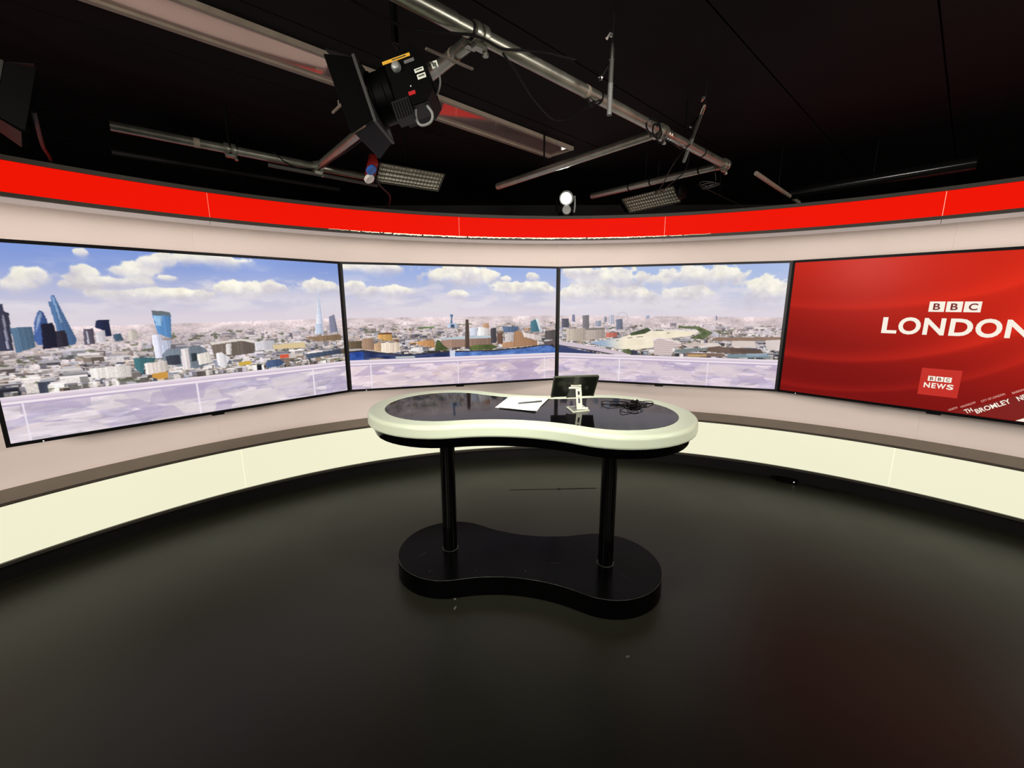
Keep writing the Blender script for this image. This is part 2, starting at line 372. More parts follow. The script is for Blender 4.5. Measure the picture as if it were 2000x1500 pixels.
POLYS={0:[
((58,60,80),[(0.032,0.294),(0.054,0.303),(0.053,0.337),(0.061,0.345),(0.054,0.526),(0.012,0.524)]),
((150,150,170),[(0.048,0.353),(0.052,0.354),(0.048,0.517),(0.043,0.516)]),
((84,110,136),[(0.057,0.416),(0.098,0.414),(0.096,0.515),(0.058,0.54)]),
((66,92,150),[(0.096,0.479),(0.103,0.395),(0.112,0.349),(0.118,0.333),(0.124,0.343),(0.129,0.384),(0.127,0.446),(0.114,0.504),(0.102,0.507)]),
((150,170,205),[(0.11,0.374),(0.119,0.339),(0.121,0.357),(0.11,0.409),(0.102,0.444)]),
((28,28,48),[(0.115,0.399),(0.139,0.398),(0.14,0.521),(0.109,0.528)]),
((78,108,150),[(0.146,0.26),(0.152,0.259),(0.18,0.489),(0.174,0.512),(0.156,0.516),(0.144,0.439),(0.138,0.291),(0.144,0.291)]),
((128,155,190),[(0.147,0.264),(0.15,0.264),(0.158,0.395),(0.153,0.399)]),
((46,42,56),[(0.14,0.441),(0.16,0.436),(0.162,0.517),(0.138,0.523)]),
((90,82,98),[(0.197,0.435),(0.219,0.432),(0.216,0.515),(0.193,0.517)]),
((190,190,200),[(0.202,0.444),(0.206,0.445),(0.205,0.511),(0.201,0.511)]),
((34,40,70),[(0.228,0.39),(0.257,0.388),(0.256,0.476),(0.243,0.479),(0.239,0.443),(0.223,0.427)]),
((205,200,205),[(0.223,0.456),(0.243,0.443),(0.241,0.506),(0.22,0.508)]),
((70,92,112),[(0.259,0.469),(0.277,0.463),(0.282,0.501),(0.261,0.507)]),
((205,195,185),[(0.294,0.463),(0.3,0.448),(0.309,0.441),(0.316,0.455),(0.317,0.475),(0.315,0.505),(0.291,0.502)]),
((100,110,116),[(0.36,0.343),(0.385,0.345),(0.407,0.355),(0.408,0.374),(0.361,0.369)]),
((92,140,192),[(0.361,0.369),(0.408,0.374),(0.4,0.505),(0.367,0.476),(0.364,0.428)]),
((150,190,225),[(0.364,0.372),(0.385,0.374),(0.379,0.43),(0.366,0.429)]),
((216,216,236),[(0.351,0.479),(0.378,0.481),(0.368,0.617),(0.351,0.614),(0.35,0.52)]),
((190,195,215),[(0.375,0.518),(0.399,0.515),(0.393,0.568),(0.369,0.596)]),
((118,128,140),[(0.369,0.596),(0.386,0.567),(0.472,0.557),(0.491,0.582),(0.504,0.669),(0.457,0.699),(0.372,0.655)]),
((60,64,76),[(0.378,0.608),(0.414,0.605),(0.415,0.663),(0.376,0.661)]),
((225,215,215),[(0.42,0.572),(0.442,0.569),(0.44,0.696),(0.417,0.696)]),
((50,60,66),[(0.446,0.603),(0.463,0.602),(0.461,0.65),(0.445,0.652)]),
((228,220,210),[(0.462,0.611),(0.498,0.6),(0.504,0.669),(0.464,0.678)]),
((64,106,112),[(0.297,0.609),(0.321,0.606),(0.351,0.612),(0.348,0.634),(0.321,0.64),(0.314,0.706),(0.297,0.666)]),
((224,212,205),[(0.322,0.642),(0.378,0.635),(0.381,0.694),(0.35,0.709),(0.32,0.707)]),
((228,220,215),[(0.194,0.644),(0.288,0.643),(0.285,0.71),(0.194,0.698)]),
((205,150,70),[(0.336,0.704),(0.376,0.699),(0.376,0.736),(0.348,0.738),(0.335,0.727)]),
((112,100,92),[(0.506,0.551),(0.601,0.542),(0.647,0.569),(0.64,0.63),(0.513,0.648)]),
((220,212,205),[(0.504,0.545),(0.599,0.53),(0.645,0.545),(0.647,0.563),(0.601,0.545),(0.508,0.56)]),
((226,218,214),[(0.552,0.559),(0.569,0.556),(0.565,0.628),(0.548,0.63)]),
((205,200,206),[(0.644,0.557),(0.713,0.553),(0.713,0.617),(0.644,0.619)]),
((216,194,150),[(0.705,0.586),(0.826,0.582),(0.827,0.621),(0.709,0.617)]),
((226,222,226),[(0.518,0.614),(0.535,0.609),(0.56,0.65),(0.539,0.716),(0.519,0.689)]),
((226,230,242),[(0.895,0.216),(0.9,0.216),(0.906,0.45),(0.906,0.53),(0.872,0.527),(0.886,0.364)]),
((196,204,224),[(0.898,0.217),(0.9,0.216),(0.906,0.45),(0.906,0.53),(0.891,0.529)]),
((128,128,150),[(0.934,0.405),(0.958,0.389),(0.968,0.518),(0.932,0.528)]),
((196,206,226),[(0.876,0.454),(0.905,0.453),(0.906,0.53),(0.87,0.529)]),
((140,115,90),[(0.828,0.547),(0.978,0.54),(0.98,0.585),(0.869,0.582)]),
((72,90,126),[(0.672,0.707),(0.686,0.691),(0.725,0.689),(0.744,0.715),(0.722,0.736),(0.677,0.741)]),
((70,80,100),[(0.821,0.67),(0.973,0.653),(0.975,0.688),(0.834,0.705)]),
((210,90,60),[(0.727,0.657),(0.76,0.657),(0.76,0.683),(0.728,0.682)]),
((205,170,70),[(0.584,0.684),(0.625,0.68),(0.626,0.704),(0.585,0.708)]),
],
1:[
((94,124,162),[(0.46,0.4),(0.476,0.4),(0.471,0.431),(0.472,0.501),(0.458,0.506),(0.465,0.431)]),
((190,205,226),[(0.448,0.478),(0.49,0.468),(0.496,0.509),(0.448,0.51)]),
((60,80,110),[(0.462,0.482),(0.479,0.479),(0.481,0.509),(0.462,0.51)]),
((206,210,226),[(0.551,0.514),(0.591,0.51),(0.585,0.581),(0.553,0.58)]),
((236,230,228),[(0.594,0.506),(0.64,0.514),(0.637,0.578),(0.587,0.582)]),
((190,150,120),[(0.617,0.477),(0.646,0.478),(0.648,0.522),(0.616,0.511)]),
((184,196,206),[(0.422,0.592),(0.527,0.582),(0.659,0.581),(0.66,0.603),(0.421,0.609)]),
((150,120,104),[(0.419,0.608),(0.662,0.601),(0.663,0.666),(0.417,0.675)]),
((78,62,54),[(0.533,0.442),(0.548,0.442),(0.55,0.679),(0.528,0.682)]),
((66,62,68),[(0.653,0.519),(0.681,0.518),(0.684,0.647),(0.656,0.647)]),
((110,80,66),[(0.686,0.564),(0.713,0.555),(0.715,0.656),(0.687,0.655)]),
((200,190,190),[(0.724,0.57),(0.772,0.557),(0.775,0.629),(0.727,0.637)]),
((72,114,130),[(0.857,0.468),(0.885,0.447),(0.909,0.554),(0.858,0.559)]),
((206,216,222),[(0.883,0.443),(0.896,0.447),(0.918,0.565),(0.907,0.565)]),
((90,110,140),[(0.713,0.51),(0.792,0.507),(0.795,0.556),(0.719,0.557)]),
((172,130,98),[(0.772,0.557),(0.791,0.543),(0.812,0.559),(0.824,0.605),(0.892,0.635),(0.894,0.679),(0.772,0.688),(0.711,0.689),(0.712,0.648),(0.769,0.639)]),
((220,205,200),[(0.815,0.559),(0.914,0.594),(0.917,0.641),(0.87,0.623),(0.821,0.595)]),
((92,84,84),[(0.933,0.553),(0.989,0.545),(0.99,0.629),(0.933,0.628)]),
((206,160,92),[(0.137,0.546),(0.195,0.544),(0.196,0.606),(0.163,0.598),(0.133,0.58)]),
((110,70,50),[(0.137,0.541),(0.196,0.536),(0.196,0.551),(0.137,0.552)]),
((160,130,108),[(0.068,0.58),(0.113,0.577),(0.121,0.673),(0.064,0.666)]),
((202,166,130),[(0.117,0.626),(0.147,0.607),(0.146,0.689),(0.115,0.677)]),
((238,218,198),[(0.149,0.618),(0.227,0.616),(0.228,0.684),(0.206,0.702),(0.146,0.689)]),
((100,84,64),[(0.009,0.6),(0.066,0.598),(0.064,0.658),(0.009,0.655)]),
((200,146,96),[(0.305,0.615),(0.384,0.604),(0.386,0.67),(0.366,0.663),(0.305,0.64)]),
((238,234,234),[(0.277,0.668),(0.328,0.66),(0.331,0.7),(0.274,0.692)]),
((72,86,46),[(0.388,0.653),(0.397,0.61),(0.408,0.609),(0.421,0.645),(0.45,0.683),(0.387,0.699)]),
((84,96,48),[(0.552,0.669),(0.572,0.659),(0.659,0.658),(0.691,0.677),(0.659,0.702),(0.549,0.699)]),
((110,130,90),[(0.311,0.501),(0.386,0.494),(0.388,0.508),(0.313,0.515)]),
],
2:[
((118,122,150),[(0.072,0.413),(0.086,0.407),(0.089,0.47),(0.074,0.471)]),
((80,80,96),[(0.021,0.447),(0.056,0.447),(0.059,0.522),(0.022,0.523)]),
((116,112,118),[(0.124,0.418),(0.156,0.412),(0.158,0.524),(0.126,0.541)]),
((150,155,170),[(0.188,0.464),(0.215,0.46),(0.216,0.51),(0.19,0.512)]),
((130,135,150),[(0.229,0.427),(0.24,0.425),(0.242,0.471),(0.231,0.472)]),
((186,188,204),[(0.253,0.411),(0.275,0.41),(0.277,0.488),(0.255,0.489)]),
((112,118,138),[(0.286,0.448),(0.315,0.442),(0.32,0.531),(0.288,0.534)]),
((165,170,190),[(0.423,0.414),(0.439,0.411),(0.44,0.44),(0.424,0.442)]),
((140,140,160),[(0.723,0.41),(0.728,0.41),(0.731,0.445),(0.724,0.445)]),
((186,172,158),[(0.043,0.539),(0.138,0.523),(0.148,0.637),(0.051,0.641)]),
((172,158,150),[(0.142,0.536),(0.234,0.526),(0.241,0.61),(0.148,0.631)]),
((120,112,108),[(0.145,0.528),(0.231,0.52),(0.235,0.535),(0.144,0.543)]),
((192,108,92),[(0.24,0.564),(0.293,0.557),(0.295,0.597),(0.242,0.605)]),
((75,85,60),[(0.353,0.562),(0.388,0.543),(0.433,0.514),(0.449,0.535),(0.423,0.564),(0.359,0.584)]),
],
}

def vnoise(nx, ny, sx, sy, seed):
    g = np.random.RandomState(seed).rand(int(sy) + 3, int(sx) + 3)
    x = np.linspace(0, sx, nx); y = np.linspace(0, sy, ny)
    xi = x.astype(int); yi = y.astype(int)
    fx = x - xi; fy = y - yi
    fx = fx * fx * (3 - 2 * fx); fy = fy * fy * (3 - 2 * fy)
    a = g[np.ix_(yi, xi)]; b = g[np.ix_(yi, xi + 1)]; c = g[np.ix_(yi + 1, xi)]; d = g[np.ix_(yi + 1, xi + 1)]
    return (a * (1 - fx) + b * fx) * (1 - fy)[:, None] + (c * (1 - fx) + d * fx) * fy[:, None]
def fbm(nx, ny, sx, sy, seed, oct=5):
    o = np.zeros((ny, nx)); w = 1.0; t = 0
    for k in range(oct):
        o += w * vnoise(nx, ny, sx * 2 ** k, sy * 2 ** k, seed + k); t += w; w *= 0.55
    return o / t
def sstep(a, b, x):
    t = np.clip((x - a) / (b - a), 0, 1); return t * t * (3 - 2 * t)
SW, SH = 1.895, 1.069                       # outer size of one screen
BEZ = 0.0185

def picture(k, NX=600, NY=338):
    rs = np.random.RandomState(100 + k)
    ub_, vb_ = BEZ / SW, BEZ / SH
    us = np.linspace(ub_, 1 - ub_, NX); vs = np.linspace(vb_, 1 - vb_, NY)
    U, V = np.meshgrid(us, vs)
    ix = lambda u: (u - ub_) / (1 - 2 * ub_) * (NX - 1)
    iy = lambda v: (v - vb_) / (1 - 2 * vb_) * (NY - 1)
    C = lambda *c: np.array(c, float)
    # sky
    t = sstep(0.0, 0.40, V)[..., None]
    top = [C(126, 152, 216), C(150, 172, 224), C(158, 180, 226)][k]
    img = top * (1 - t) + C(214, 206, 218) * t
    img = img * (1 - 0.6 * sstep(.33, .42, V)[..., None]) + C(226, 214, 222) * 0.6 * sstep(.33, .42, V)[..., None]
    if k == 2: img = img * 0.86 + C(210, 214, 226) * 0.14
    n1 = fbm(NX, NY, 14, 9, 7 + 10 * k, 6); n2 = fbm(NX, NY, 5, 10, 31 + 10 * k, 5)
    hz = sstep(0.50, 0.64, n2) * sstep(.02, .2, V) * (1 - sstep(.30, .42, V))
    img = img * (1 - 0.55 * hz[..., None]) + C(226, 220, 226) * 0.55 * hz[..., None]
    wide = fbm(NX, NY, 7, 16, 131 + k, 5); band = np.exp(-((V - 0.30) / 0.09) ** 2) * sstep(.40, .62, wide)
    img = img * (1 - .6 * band[..., None]) + C(228, 221, 226) * .6 * band[..., None]
    n3 = fbm(NX, NY, 22, 14, 77 + k, 5); n4 = fbm(NX, NY, 34, 20, 177 + k, 5)
    for (cu, cv, a, b) in sorted(CLOUDS[k], key=lambda q: -q[1]):
        low = (V - cv) / b
        d = np.sqrt(((U - cu) / (a * 1.15)) ** 2 + (low / np.where(low > 0, 1.55, 1.12)) ** 2) + (n1 - 0.5) * 1.25 + (n4 - .5) * .7
        soft = 0.16 + 0.5 * np.clip(low + .1, 0, 1)
        mk = (1 - sstep(0.88 - soft, 0.88 + soft * .55, d)) * (0.95 - 0.45 * np.clip(low, 0, 1))
        lower = np.clip(sstep(-0.9, 1.1, low + (n3 - .5) * 2.2), 0, 1)
        body = C(250, 245, 228) * (1 - lower[..., None]) + C(206, 200, 210) * lower[..., None] + (n4 - 0.5)[..., None] * 30
        img = img * (1 - mk[..., None]) + body * mk[..., None]
    # ground
    HV, PV = 0.420, 0.752
    gr = V > HV
    d0 = np.clip((V - HV) / (PV - HV), 0, 1)[..., None]
    base = C(226, 208, 210) * (1 - d0) + C(168, 154, 150) * d0
    img = np.where(gr[..., None], base + (rs.rand(NY, NX)[..., None] - .5) * 26 * (0.3 + d0), img)
    pal = [(240, 228, 224), (232, 220, 216), (226, 214, 222), (244, 236, 232), (236, 226, 220), (224, 214, 210), (205, 192, 184), (190, 166, 142), (150, 128, 110), (112, 100, 96), (86, 88, 102), (62, 66, 82), (230, 206, 180), (168, 172, 186), (214, 208, 220), (240, 234, 232)]
    if k == 1: pal += [(196, 140, 84), (120, 96, 84), (98, 88, 88), (176, 150, 128)]
    haze = C(224, 206, 210)
    lf = fbm(NX, NY, 16, 26, 301 + k, 4)
    img = np.where(gr[..., None], img * (0.72 + 0.56 * lf[..., None]) * (1 - .0), img)
    def put(q, w, h, tex):
        v = HV + 0.003 + q * (PV - HV - 0.003)
        x = int(rs.rand() * (NX + 20)) - 20; y = int(iy(v))
        c = C(*pal[rs.randint(len(pal))]) * rs.uniform(0.8, 1.06)
        ll = lf[min(NY - 1, max(0, y)), min(NX - 1, max(0, x))]
        if ll < .42: c = c * .72
        f = 0.97 * (1 - q) ** 1.25; c = c * (1 - f) + haze * f
        y1 = min(NY, y + 1); y0 = max(int(iy(HV - 0.004)), y - max(1, int(h))); rh = max(1, int((y1 - y0) * rs.uniform(.15, .38)))
        wl = max(1, int(w)); spl = int(wl * rs.uniform(.3, .75)); sk = rs.uniform(-1.2, 1.2)
        rf = c * 0.4 + C(248, 240, 240) * 0.6 if rs.rand() < .72 else c * 0.62 + C(20, 22, 34)
        sd = c * (.62 if rs.rand() < .6 else 1.12)
        rf = rf * (1 - f) + c * f; sd = sd * (1 - f) + c * f
        for yy in range(y0, y1):
            o_ = int((yy - y0) * sk) if yy < y0 + rh else int(rh * sk)
            xa, xb = max(0, x + o_), min(NX, x + o_ + wl)
            if xb <= xa: continue
            if yy < y0 + rh: img[yy, xa:xb] = rf * (1 + .05 * rs.randn())
            else:
                row = np.where((np.arange(xa, xb) < x + o_ + spl)[:, None], c, sd)
                if tex and (yy - y0 - rh) % 2 == 1:
                    row = row * (1 - (.04 + .20 * (rs.rand(len(row)) < .5)))[:, None]
                img[yy, xa:xb] = row
        if q > .5: img[y1 - 1:y1, max(0, x):min(NX, x + wl)] *= .75
    todo = [(q, (1 + q * 11) * rs.uniform(.5, 1.7) + .6, (1 + q * 12) * rs.uniform(.35, 1.0) + .5, q > .4) for q in rs.rand(3600) ** 1.25]
    todo += [(q, rs.uniform(8, 18) + 30 * q * rs.rand(), rs.uniform(6, 11) + 15 * q * rs.rand(), True) for q in rs.uniform(.25, 1.0, 190)]
    for q, w, h, tx in sorted(todo): put(q, w, h, tx)
    tr = sstep(.68, .74, fbm(NX, NY, 40, 60, 401 + k, 3)) * (V > .47) * (V < PV)
    img = img * (1 - .75 * tr[..., None]) + C(86, 92, 66) * .75 * tr[..., None] * (.7 + .6 * lf[..., None])
    gx = np.arange(NX); gy = np.arange(NY); GX, GY = np.meshgrid(gx, gy)
    def inside(P):
        P = [(ix(a), iy(b)) for a, b in P]; m = np.zeros((NY, NX), bool); n = len(P)
        ya = max(0, int(min(p[1] for p in P)) - 1); yb = min(NY, int(max(p[1] for p in P)) + 2)
        xa = max(0, int(min(p[0] for p in P)) - 1); xb = min(NX, int(max(p[0] for p in P)) + 2)
        if ya >= yb or xa >= xb: return m
        gX, gY = GX[ya:yb, xa:xb], GY[ya:yb, xa:xb]; sub = m[ya:yb, xa:xb]
        for i in range(n):
            (x0, y0), (x1, y1) = P[i], P[(i + 1) % n]
            if y0 == y1: continue
            sub ^= ((y0 > gY) != (y1 > gY)) & (gX < (x1 - x0) * (gY - y0) / (y1 - y0) + x0)
        return m
    if k == 1:
        bank = [(0.0, .687), (0.01, 0.687), (0.065, 0.677), (0.129, 0.696), (0.205, 0.718), (0.295, 0.722), (0.386, 0.711), (0.458, 0.709), (0.571, 0.711), (0.688, 0.712), (0.809, 0.699), (0.933, 0.679), (1.0, 0.682)]
        m = inside(bank + [(1.0, .80), (0.0, .80)])
        wv = fbm(NX, NY, 30, 40, 5, 4)
        wc = np.where((U < .07)[..., None], C(50, 82, 160), np.where((U < .48)[..., None], C(46, 58, 100), C(84, 118, 184))) + (wv - .5)[..., None] * 90
        img = np.where(m[..., None], wc, img)
        ln = np.interp(U, [p[0] for p in bank], [p[1] for p in bank]); img = np.where((np.abs(V - ln + .003) < .005)[..., None], C(52, 46, 46), img)
        img[inside([(0.09, .742), (0.13, .735), (0.17, .75), (0.10, .757)])] = (150, 130, 120)
        img[inside([(0.205, .733), (0.29, .731), (0.295, .745), (0.21, .747)])] = (190, 196, 190)
        img[inside([(0.924, 0.652), (0.999, 0.630), (0.999, 0.716), (0.965, 0.68), (0.933, 0.674)])] = (96, 84, 84)
        img[inside([(0.955, 0.69), (0.975, 0.672), (0.99, .70), (0.98, .70), (.972, .69)])] = (40, 40, 52)
    if k == 2:
        m = inside([(0.166, 0.65), (0.3, 0.608), (0.353, 0.576), (0.446, 0.543), (0.559, 0.534), (0.663, 0.539), (0.621, 0.577), (0.477, 0.611), (0.463, 0.68), (0.363, 0.707), (0.309, 0.699), (0.222, 0.678)])
        bl = (1 - sstep(.2, .34, U))[..., None]
        img = np.where(m[..., None], C(240, 228, 204) * (1 - bl) + C(150, 172, 200) * bl + (fbm(NX, NY, 30, 40, 5, 4) - .5)[..., None] * 22, img)
        for (a, b, w) in ((.345, .602, .02), (.385, .592, .03), (.29, .628, .012), (.52, .556, .014)): img[inside([(a, b), (a + w, b - .006), (a + w, b), (a, b + .006)])] = (120, 112, 108)
        img[inside([(.44, .521), (.66, .532), (.66, .538), (.44, .527)])] = (236, 232, 232)
        g = (fbm(NX, NY, 60, 40, 9, 3) - .5)[..., None] * 60
        for P in ([(0.568, 0.495), (0.656, 0.498), (0.717, 0.547), (0.68, 0.603), (0.619, 0.595), (0.667, 0.551), (0.646, 0.521), (0.569, 0.513)], [(0.321, 0.704), (0.357, 0.696), (0.367, 0.743), (0.328, 0.739)]):
            img = np.where(inside(P)[..., None], C(92, 102, 70) + g, img)
        mm = inside([(0.462, 0.612), (0.488, 0.593), (0.585, 0.636), (0.589, 0.662), (0.548, 0.683), (0.548, 0.743), (0.47, 0.744)])
        st = ((GY // 3) % 2 == 0)[..., None]; img = np.where(mm[..., None], np.where(st, C(222, 204, 200), C(184, 166, 166)), img)
        img[inside([(.455, .612), (.488, .59), (.585, .630), (.585, .640), (.488, .602), (.46, .626)])] = (236, 222, 218)
        img[inside([(0.56, .69), (.70, .664), (.72, .68), (.60, .72), (.56, .71)])] = (120, 128, 128)
        img[inside([(.79, .715), (.93, .705), (.965, .735), (.78, .745)])] = (120, 140, 150)
        img[inside([(.80, .60), (.89, .60), (.90, .66), (.80, .655)])] = (214, 200, 192)
        for c_, P_ in (((146, 120, 104), [(.72, .585), (.995, .57), (.995, .60), (.72, .612)]), ((112, 92, 82), [(.70, .655), (.86, .665), (.93, .69), (.90, .715), (.70, .70)]), ((228, 214, 206), [(.66, .64), (.74, .628), (.76, .65), (.67, .675)]), ((128, 104, 92), [(.61, .715), (.76, .712), (.79, .738), (.61, .742)]),
                       ((226, 212, 208), [(.93, .60), (.995, .59), (.995, .68), (.94, .67)]), ((96, 78, 70), [(.79, .668), (.915, .672), (.93, .70), (.80, .70)]), ((196, 160, 110), [(.62, .728), (.70, .724), (.70, .744), (.62, .746)]), ((206, 190, 182), [(.585, .645), (.655, .625), (.70, .645), (.62, .672)]), ((150, 170, 186), [(.86, .708), (.94, .702), (.955, .722), (.865, .728)])):
            m_ = inside(P_); st_ = np.where(GY % 3 == 0, .84, 1.03) * (.92 + .16 * n3); img = np.where(m_[..., None], C(*c_) * st_[..., None], img)
        img[inside([(0.005, 0.681), (0.211, 0.752), (0.006, 0.758)])] = (52, 62, 104)
        img[inside([(0.0, 0.643), (0.115, 0.664), (0.309, 0.721), (0.37, 0.752), (0.31, 0.757), (0.0, 0.681)])] = (206, 190, 200)
        img[inside([(0.0, 0.676), (0.2, 0.722), (0.3, .752), (0.285, .752), (0.0, .684)])] = (70, 66, 86)
    for c, P in POLYS[k]:
        m = inside(P)
        if not m.any(): continue
        hh = np.ptp(GY[m]); w = C(*c)
        tex = np.ones((NY, NX))
        if hh > 12:
            tex = np.where((GY % 3 == 0), 0.90, 1.03) * (0.90 + 0.2 * rs.rand(1, NX)) * (0.93 + .14 * rs.rand(NY, NX)) * (.88 + .24 * (GX[m].max() - GX) / max(1, np.ptp(GX[m])))
        if max(c) - c[2] > 20 and c[1] > c[0]: tex = tex * (0.7 + 0.6 * n3)
        img = np.where(m[..., None], w * tex[..., None], img)
    if k == 2:
        rr = np.hypot((U - .315) / .0245, (V - .433) / .044)
        img = np.where((np.abs(rr - 1) < .07)[..., None], img * .72 + C(120, 120, 140) * .28, img)
    if k == 1:
        img[inside([(0.453, 0.691), (0.46, .70), (0.473, .70), (0.481, 0.693), (0.477, 0.768), (0.456, 0.766)])] = (206, 212, 230)
    # parapet and glass balustrade with the city showing through
    gl = V > PV
    src = np.clip(fbm(NX, NY, 26, 60, 51 + k, 5), 0, 1)
    blk = fbm(NX, NY, 9, 20, 61 + k, 3)
    body = C(210, 198, 214) + (src - .5)[..., None] * C(58, 54, 52) + (sstep(.5, .56, blk) - .5)[..., None] * C(40, 38, 20)
    rs2 = np.random.RandomState(9 + k)
    for _ in range(260):
        a, b = rs2.rand(), rs2.uniform(.80, .99); w, h = rs2.uniform(.01, .08), rs2.uniform(.006, .03); sk = rs2.uniform(-.05, .05)
        m = inside([(a, b), (a + w, b - .006), (a + w + sk, b + h), (a + sk, b + h + .004)])
        body[m] = body[m] * .7 + C(*pal[rs2.randint(len(pal))]) * .14 + C(214, 204, 224) * .16
    for _ in range(26):
        a, b = rs2.uniform(-.05, 1), rs2.uniform(.79, .95); w, h = rs2.uniform(.05, .16), rs2.uniform(.03, .10); sk = rs2.uniform(-.08, .08)
        m = inside([(a, b), (a + w, b - rs2.uniform(-.02, .02)), (a + w + sk, b + h), (a + sk, b + h)])
        cc_ = (C(226, 214, 216) if rs2.rand() < .6 else C(182, 168, 196))
        st_ = np.where((GX + GY // 2) % 5 == 0, .93, 1.0) * np.where(GY % 4 == 0, .95, 1.0)
        body = np.where(m[..., None], body * .45 + cc_ * .55 * st_[..., None], body)
    tone = [C(1.0, 1.0, 1.0), C(1.03, 1.0, 1.0), C(1.0, .98, 1.0)][k]
    img = np.where(gl[..., None], body * tone, img)
    img = np.where(((V > PV) & (V < .789))[..., None], C(222, 206, 220) + (n3 - .5)[..., None] * 12, img)
    for v0, w0, c0 in ((.7535, .004, (238, 226, 234)), (.772, .002, (204, 188, 206)), (.783, .004, (244, 234, 240)), (.793, .004, (186, 170, 196))):
        img = np.where((np.abs(V - v0) < w0)[..., None], C(*c0), img)
    for j in ((.048, .45, .848), (.096, .492, .934), (.311, .708))[k]:
        img = np.where(((np.abs(U - j) < .0022) & (V > .79))[..., None], C(238, 230, 240), img)
    bl_ = img.copy(); pd = np.pad(img, ((1, 1), (1, 1), (0, 0)), 'edge')
    soft_ = (pd[:-2, 1:-1] + pd[2:, 1:-1] + pd[1:-1, :-2] + pd[1:-1, 2:]) / 4
    img = bl_ * .62 + soft_ * .38
    return np.clip(img, 0, 255)

def red_picture(NX=300, NY=168):
    us = np.linspace(BEZ / SW, 1 - BEZ / SW, NX); vs = np.linspace(BEZ / SH, 1 - BEZ / SH, NY)
    U, V = np.meshgrid(us, vs)
    t = sstep(.25, 1.0, V * .75 + (1 - U) * .40)[..., None]
    img = np.array((204, 34, 12.)) * (1 - t) + np.array((122, 12, 8.)) * t
    def band(u0, v0, ru, rv, w, amp):
        nonlocal img
        d = np.sqrt(((U - u0) / ru) ** 2 + ((V - v0) / rv) ** 2) - 1
        img = img + (np.exp(-(d / w) ** 2) * (d < 0) * amp + np.exp(-(d / (w * .25)) ** 2) * (d >= 0) * amp * .6)[..., None] * np.array((1, .35, .25))
    band(.15, .10, .62, .62, .10, 32); band(.12, .18, .70, .76, .05, 20); band(.18, .02, .55, .33, .16, 20)
    return np.clip(img, 0, 255)

def display_mesh(name, img, material, parent):
    NY, NX, _ = img.shape
    x = np.linspace(-SW / 2 + BEZ, SW / 2 - BEZ, NX); z = np.linspace(SH - BEZ, BEZ, NY)
    X, Z = np.meshgrid(x, z)
    co = np.stack([X, np.zeros_like(X), Z], -1).reshape(-1, 3).astype(np.float32)
    idx = np.arange(NX * NY).reshape(NY, NX)
    q = np.stack([idx[:-1, :-1], idx[1:, :-1], idx[1:, 1:], idx[:-1, 1:]], -1).reshape(-1, 4).astype(np.int32)
    me = bpy.data.meshes.new(name)
    me.vertices.add(len(co)); me.vertices.foreach_set('co', co.ravel())
    me.loops.add(q.size); me.loops.foreach_set('vertex_index', q.ravel())
    me.polygons.add(len(q)); me.polygons.foreach_set('loop_start', np.arange(0, q.size, 4, dtype=np.int32))
    me.update(calc_edges=True); me.validate()
    s = img.reshape(-1, 3) / 255.0
    l = np.where(s <= 0.04045, s / 12.92, ((s + 0.055) / 1.055) ** 2.4)
    at = me.color_attributes.new('picture', 'FLOAT_COLOR', 'POINT')
    at.data.foreach_set('color', np.c_[l, np.ones(len(l))].astype(np.float32).ravel())
    me.materials.append(material)
    o = bpy.data.objects.new(name, me); COL.objects.link(o); o.parent = parent; ROOTM[o.name] = ROOTM[parent.name]
    return o
def display_material(name, strength):
    m = bpy.data.materials.new(name); m.use_nodes = True; nt = m.node_tree; b = nt.nodes['Principled BSDF']
    b.inputs['Base Color'].default_value = (0.006, 0.006, 0.007, 1); b.inputs['Roughness'].default_value = 0.26
    b.inputs['Specular IOR Level'].default_value = 0.08
    a = nt.nodes.new('ShaderNodeAttribute'); a.attribute_name = 'picture'
    nt.links.new(a.outputs['Color'], b.inputs['Emission Color']); b.inputs['Emission Strength'].default_value = strength
    return m
DISP = display_material('screen_picture', 1.0); DISP.cycles.emission_sampling = 'NONE'
mat('letter_white', (12, 12, 12), 0.4, emit=(252, 243, 228), estr=0.95)
mat('letter_pink', (12, 12, 12), 0.4, emit=(236, 176, 164), estr=0.9)
mat('letter_red', (12, 12, 12), 0.4, emit=(118, 18, 16), estr=0.95)
mat('tile_red', (12, 12, 12), 0.4, emit=(198, 38, 26), estr=0.95)
mat('band_dark_red', (12, 12, 12), 0.4, emit=(126, 14, 8), estr=0.95)

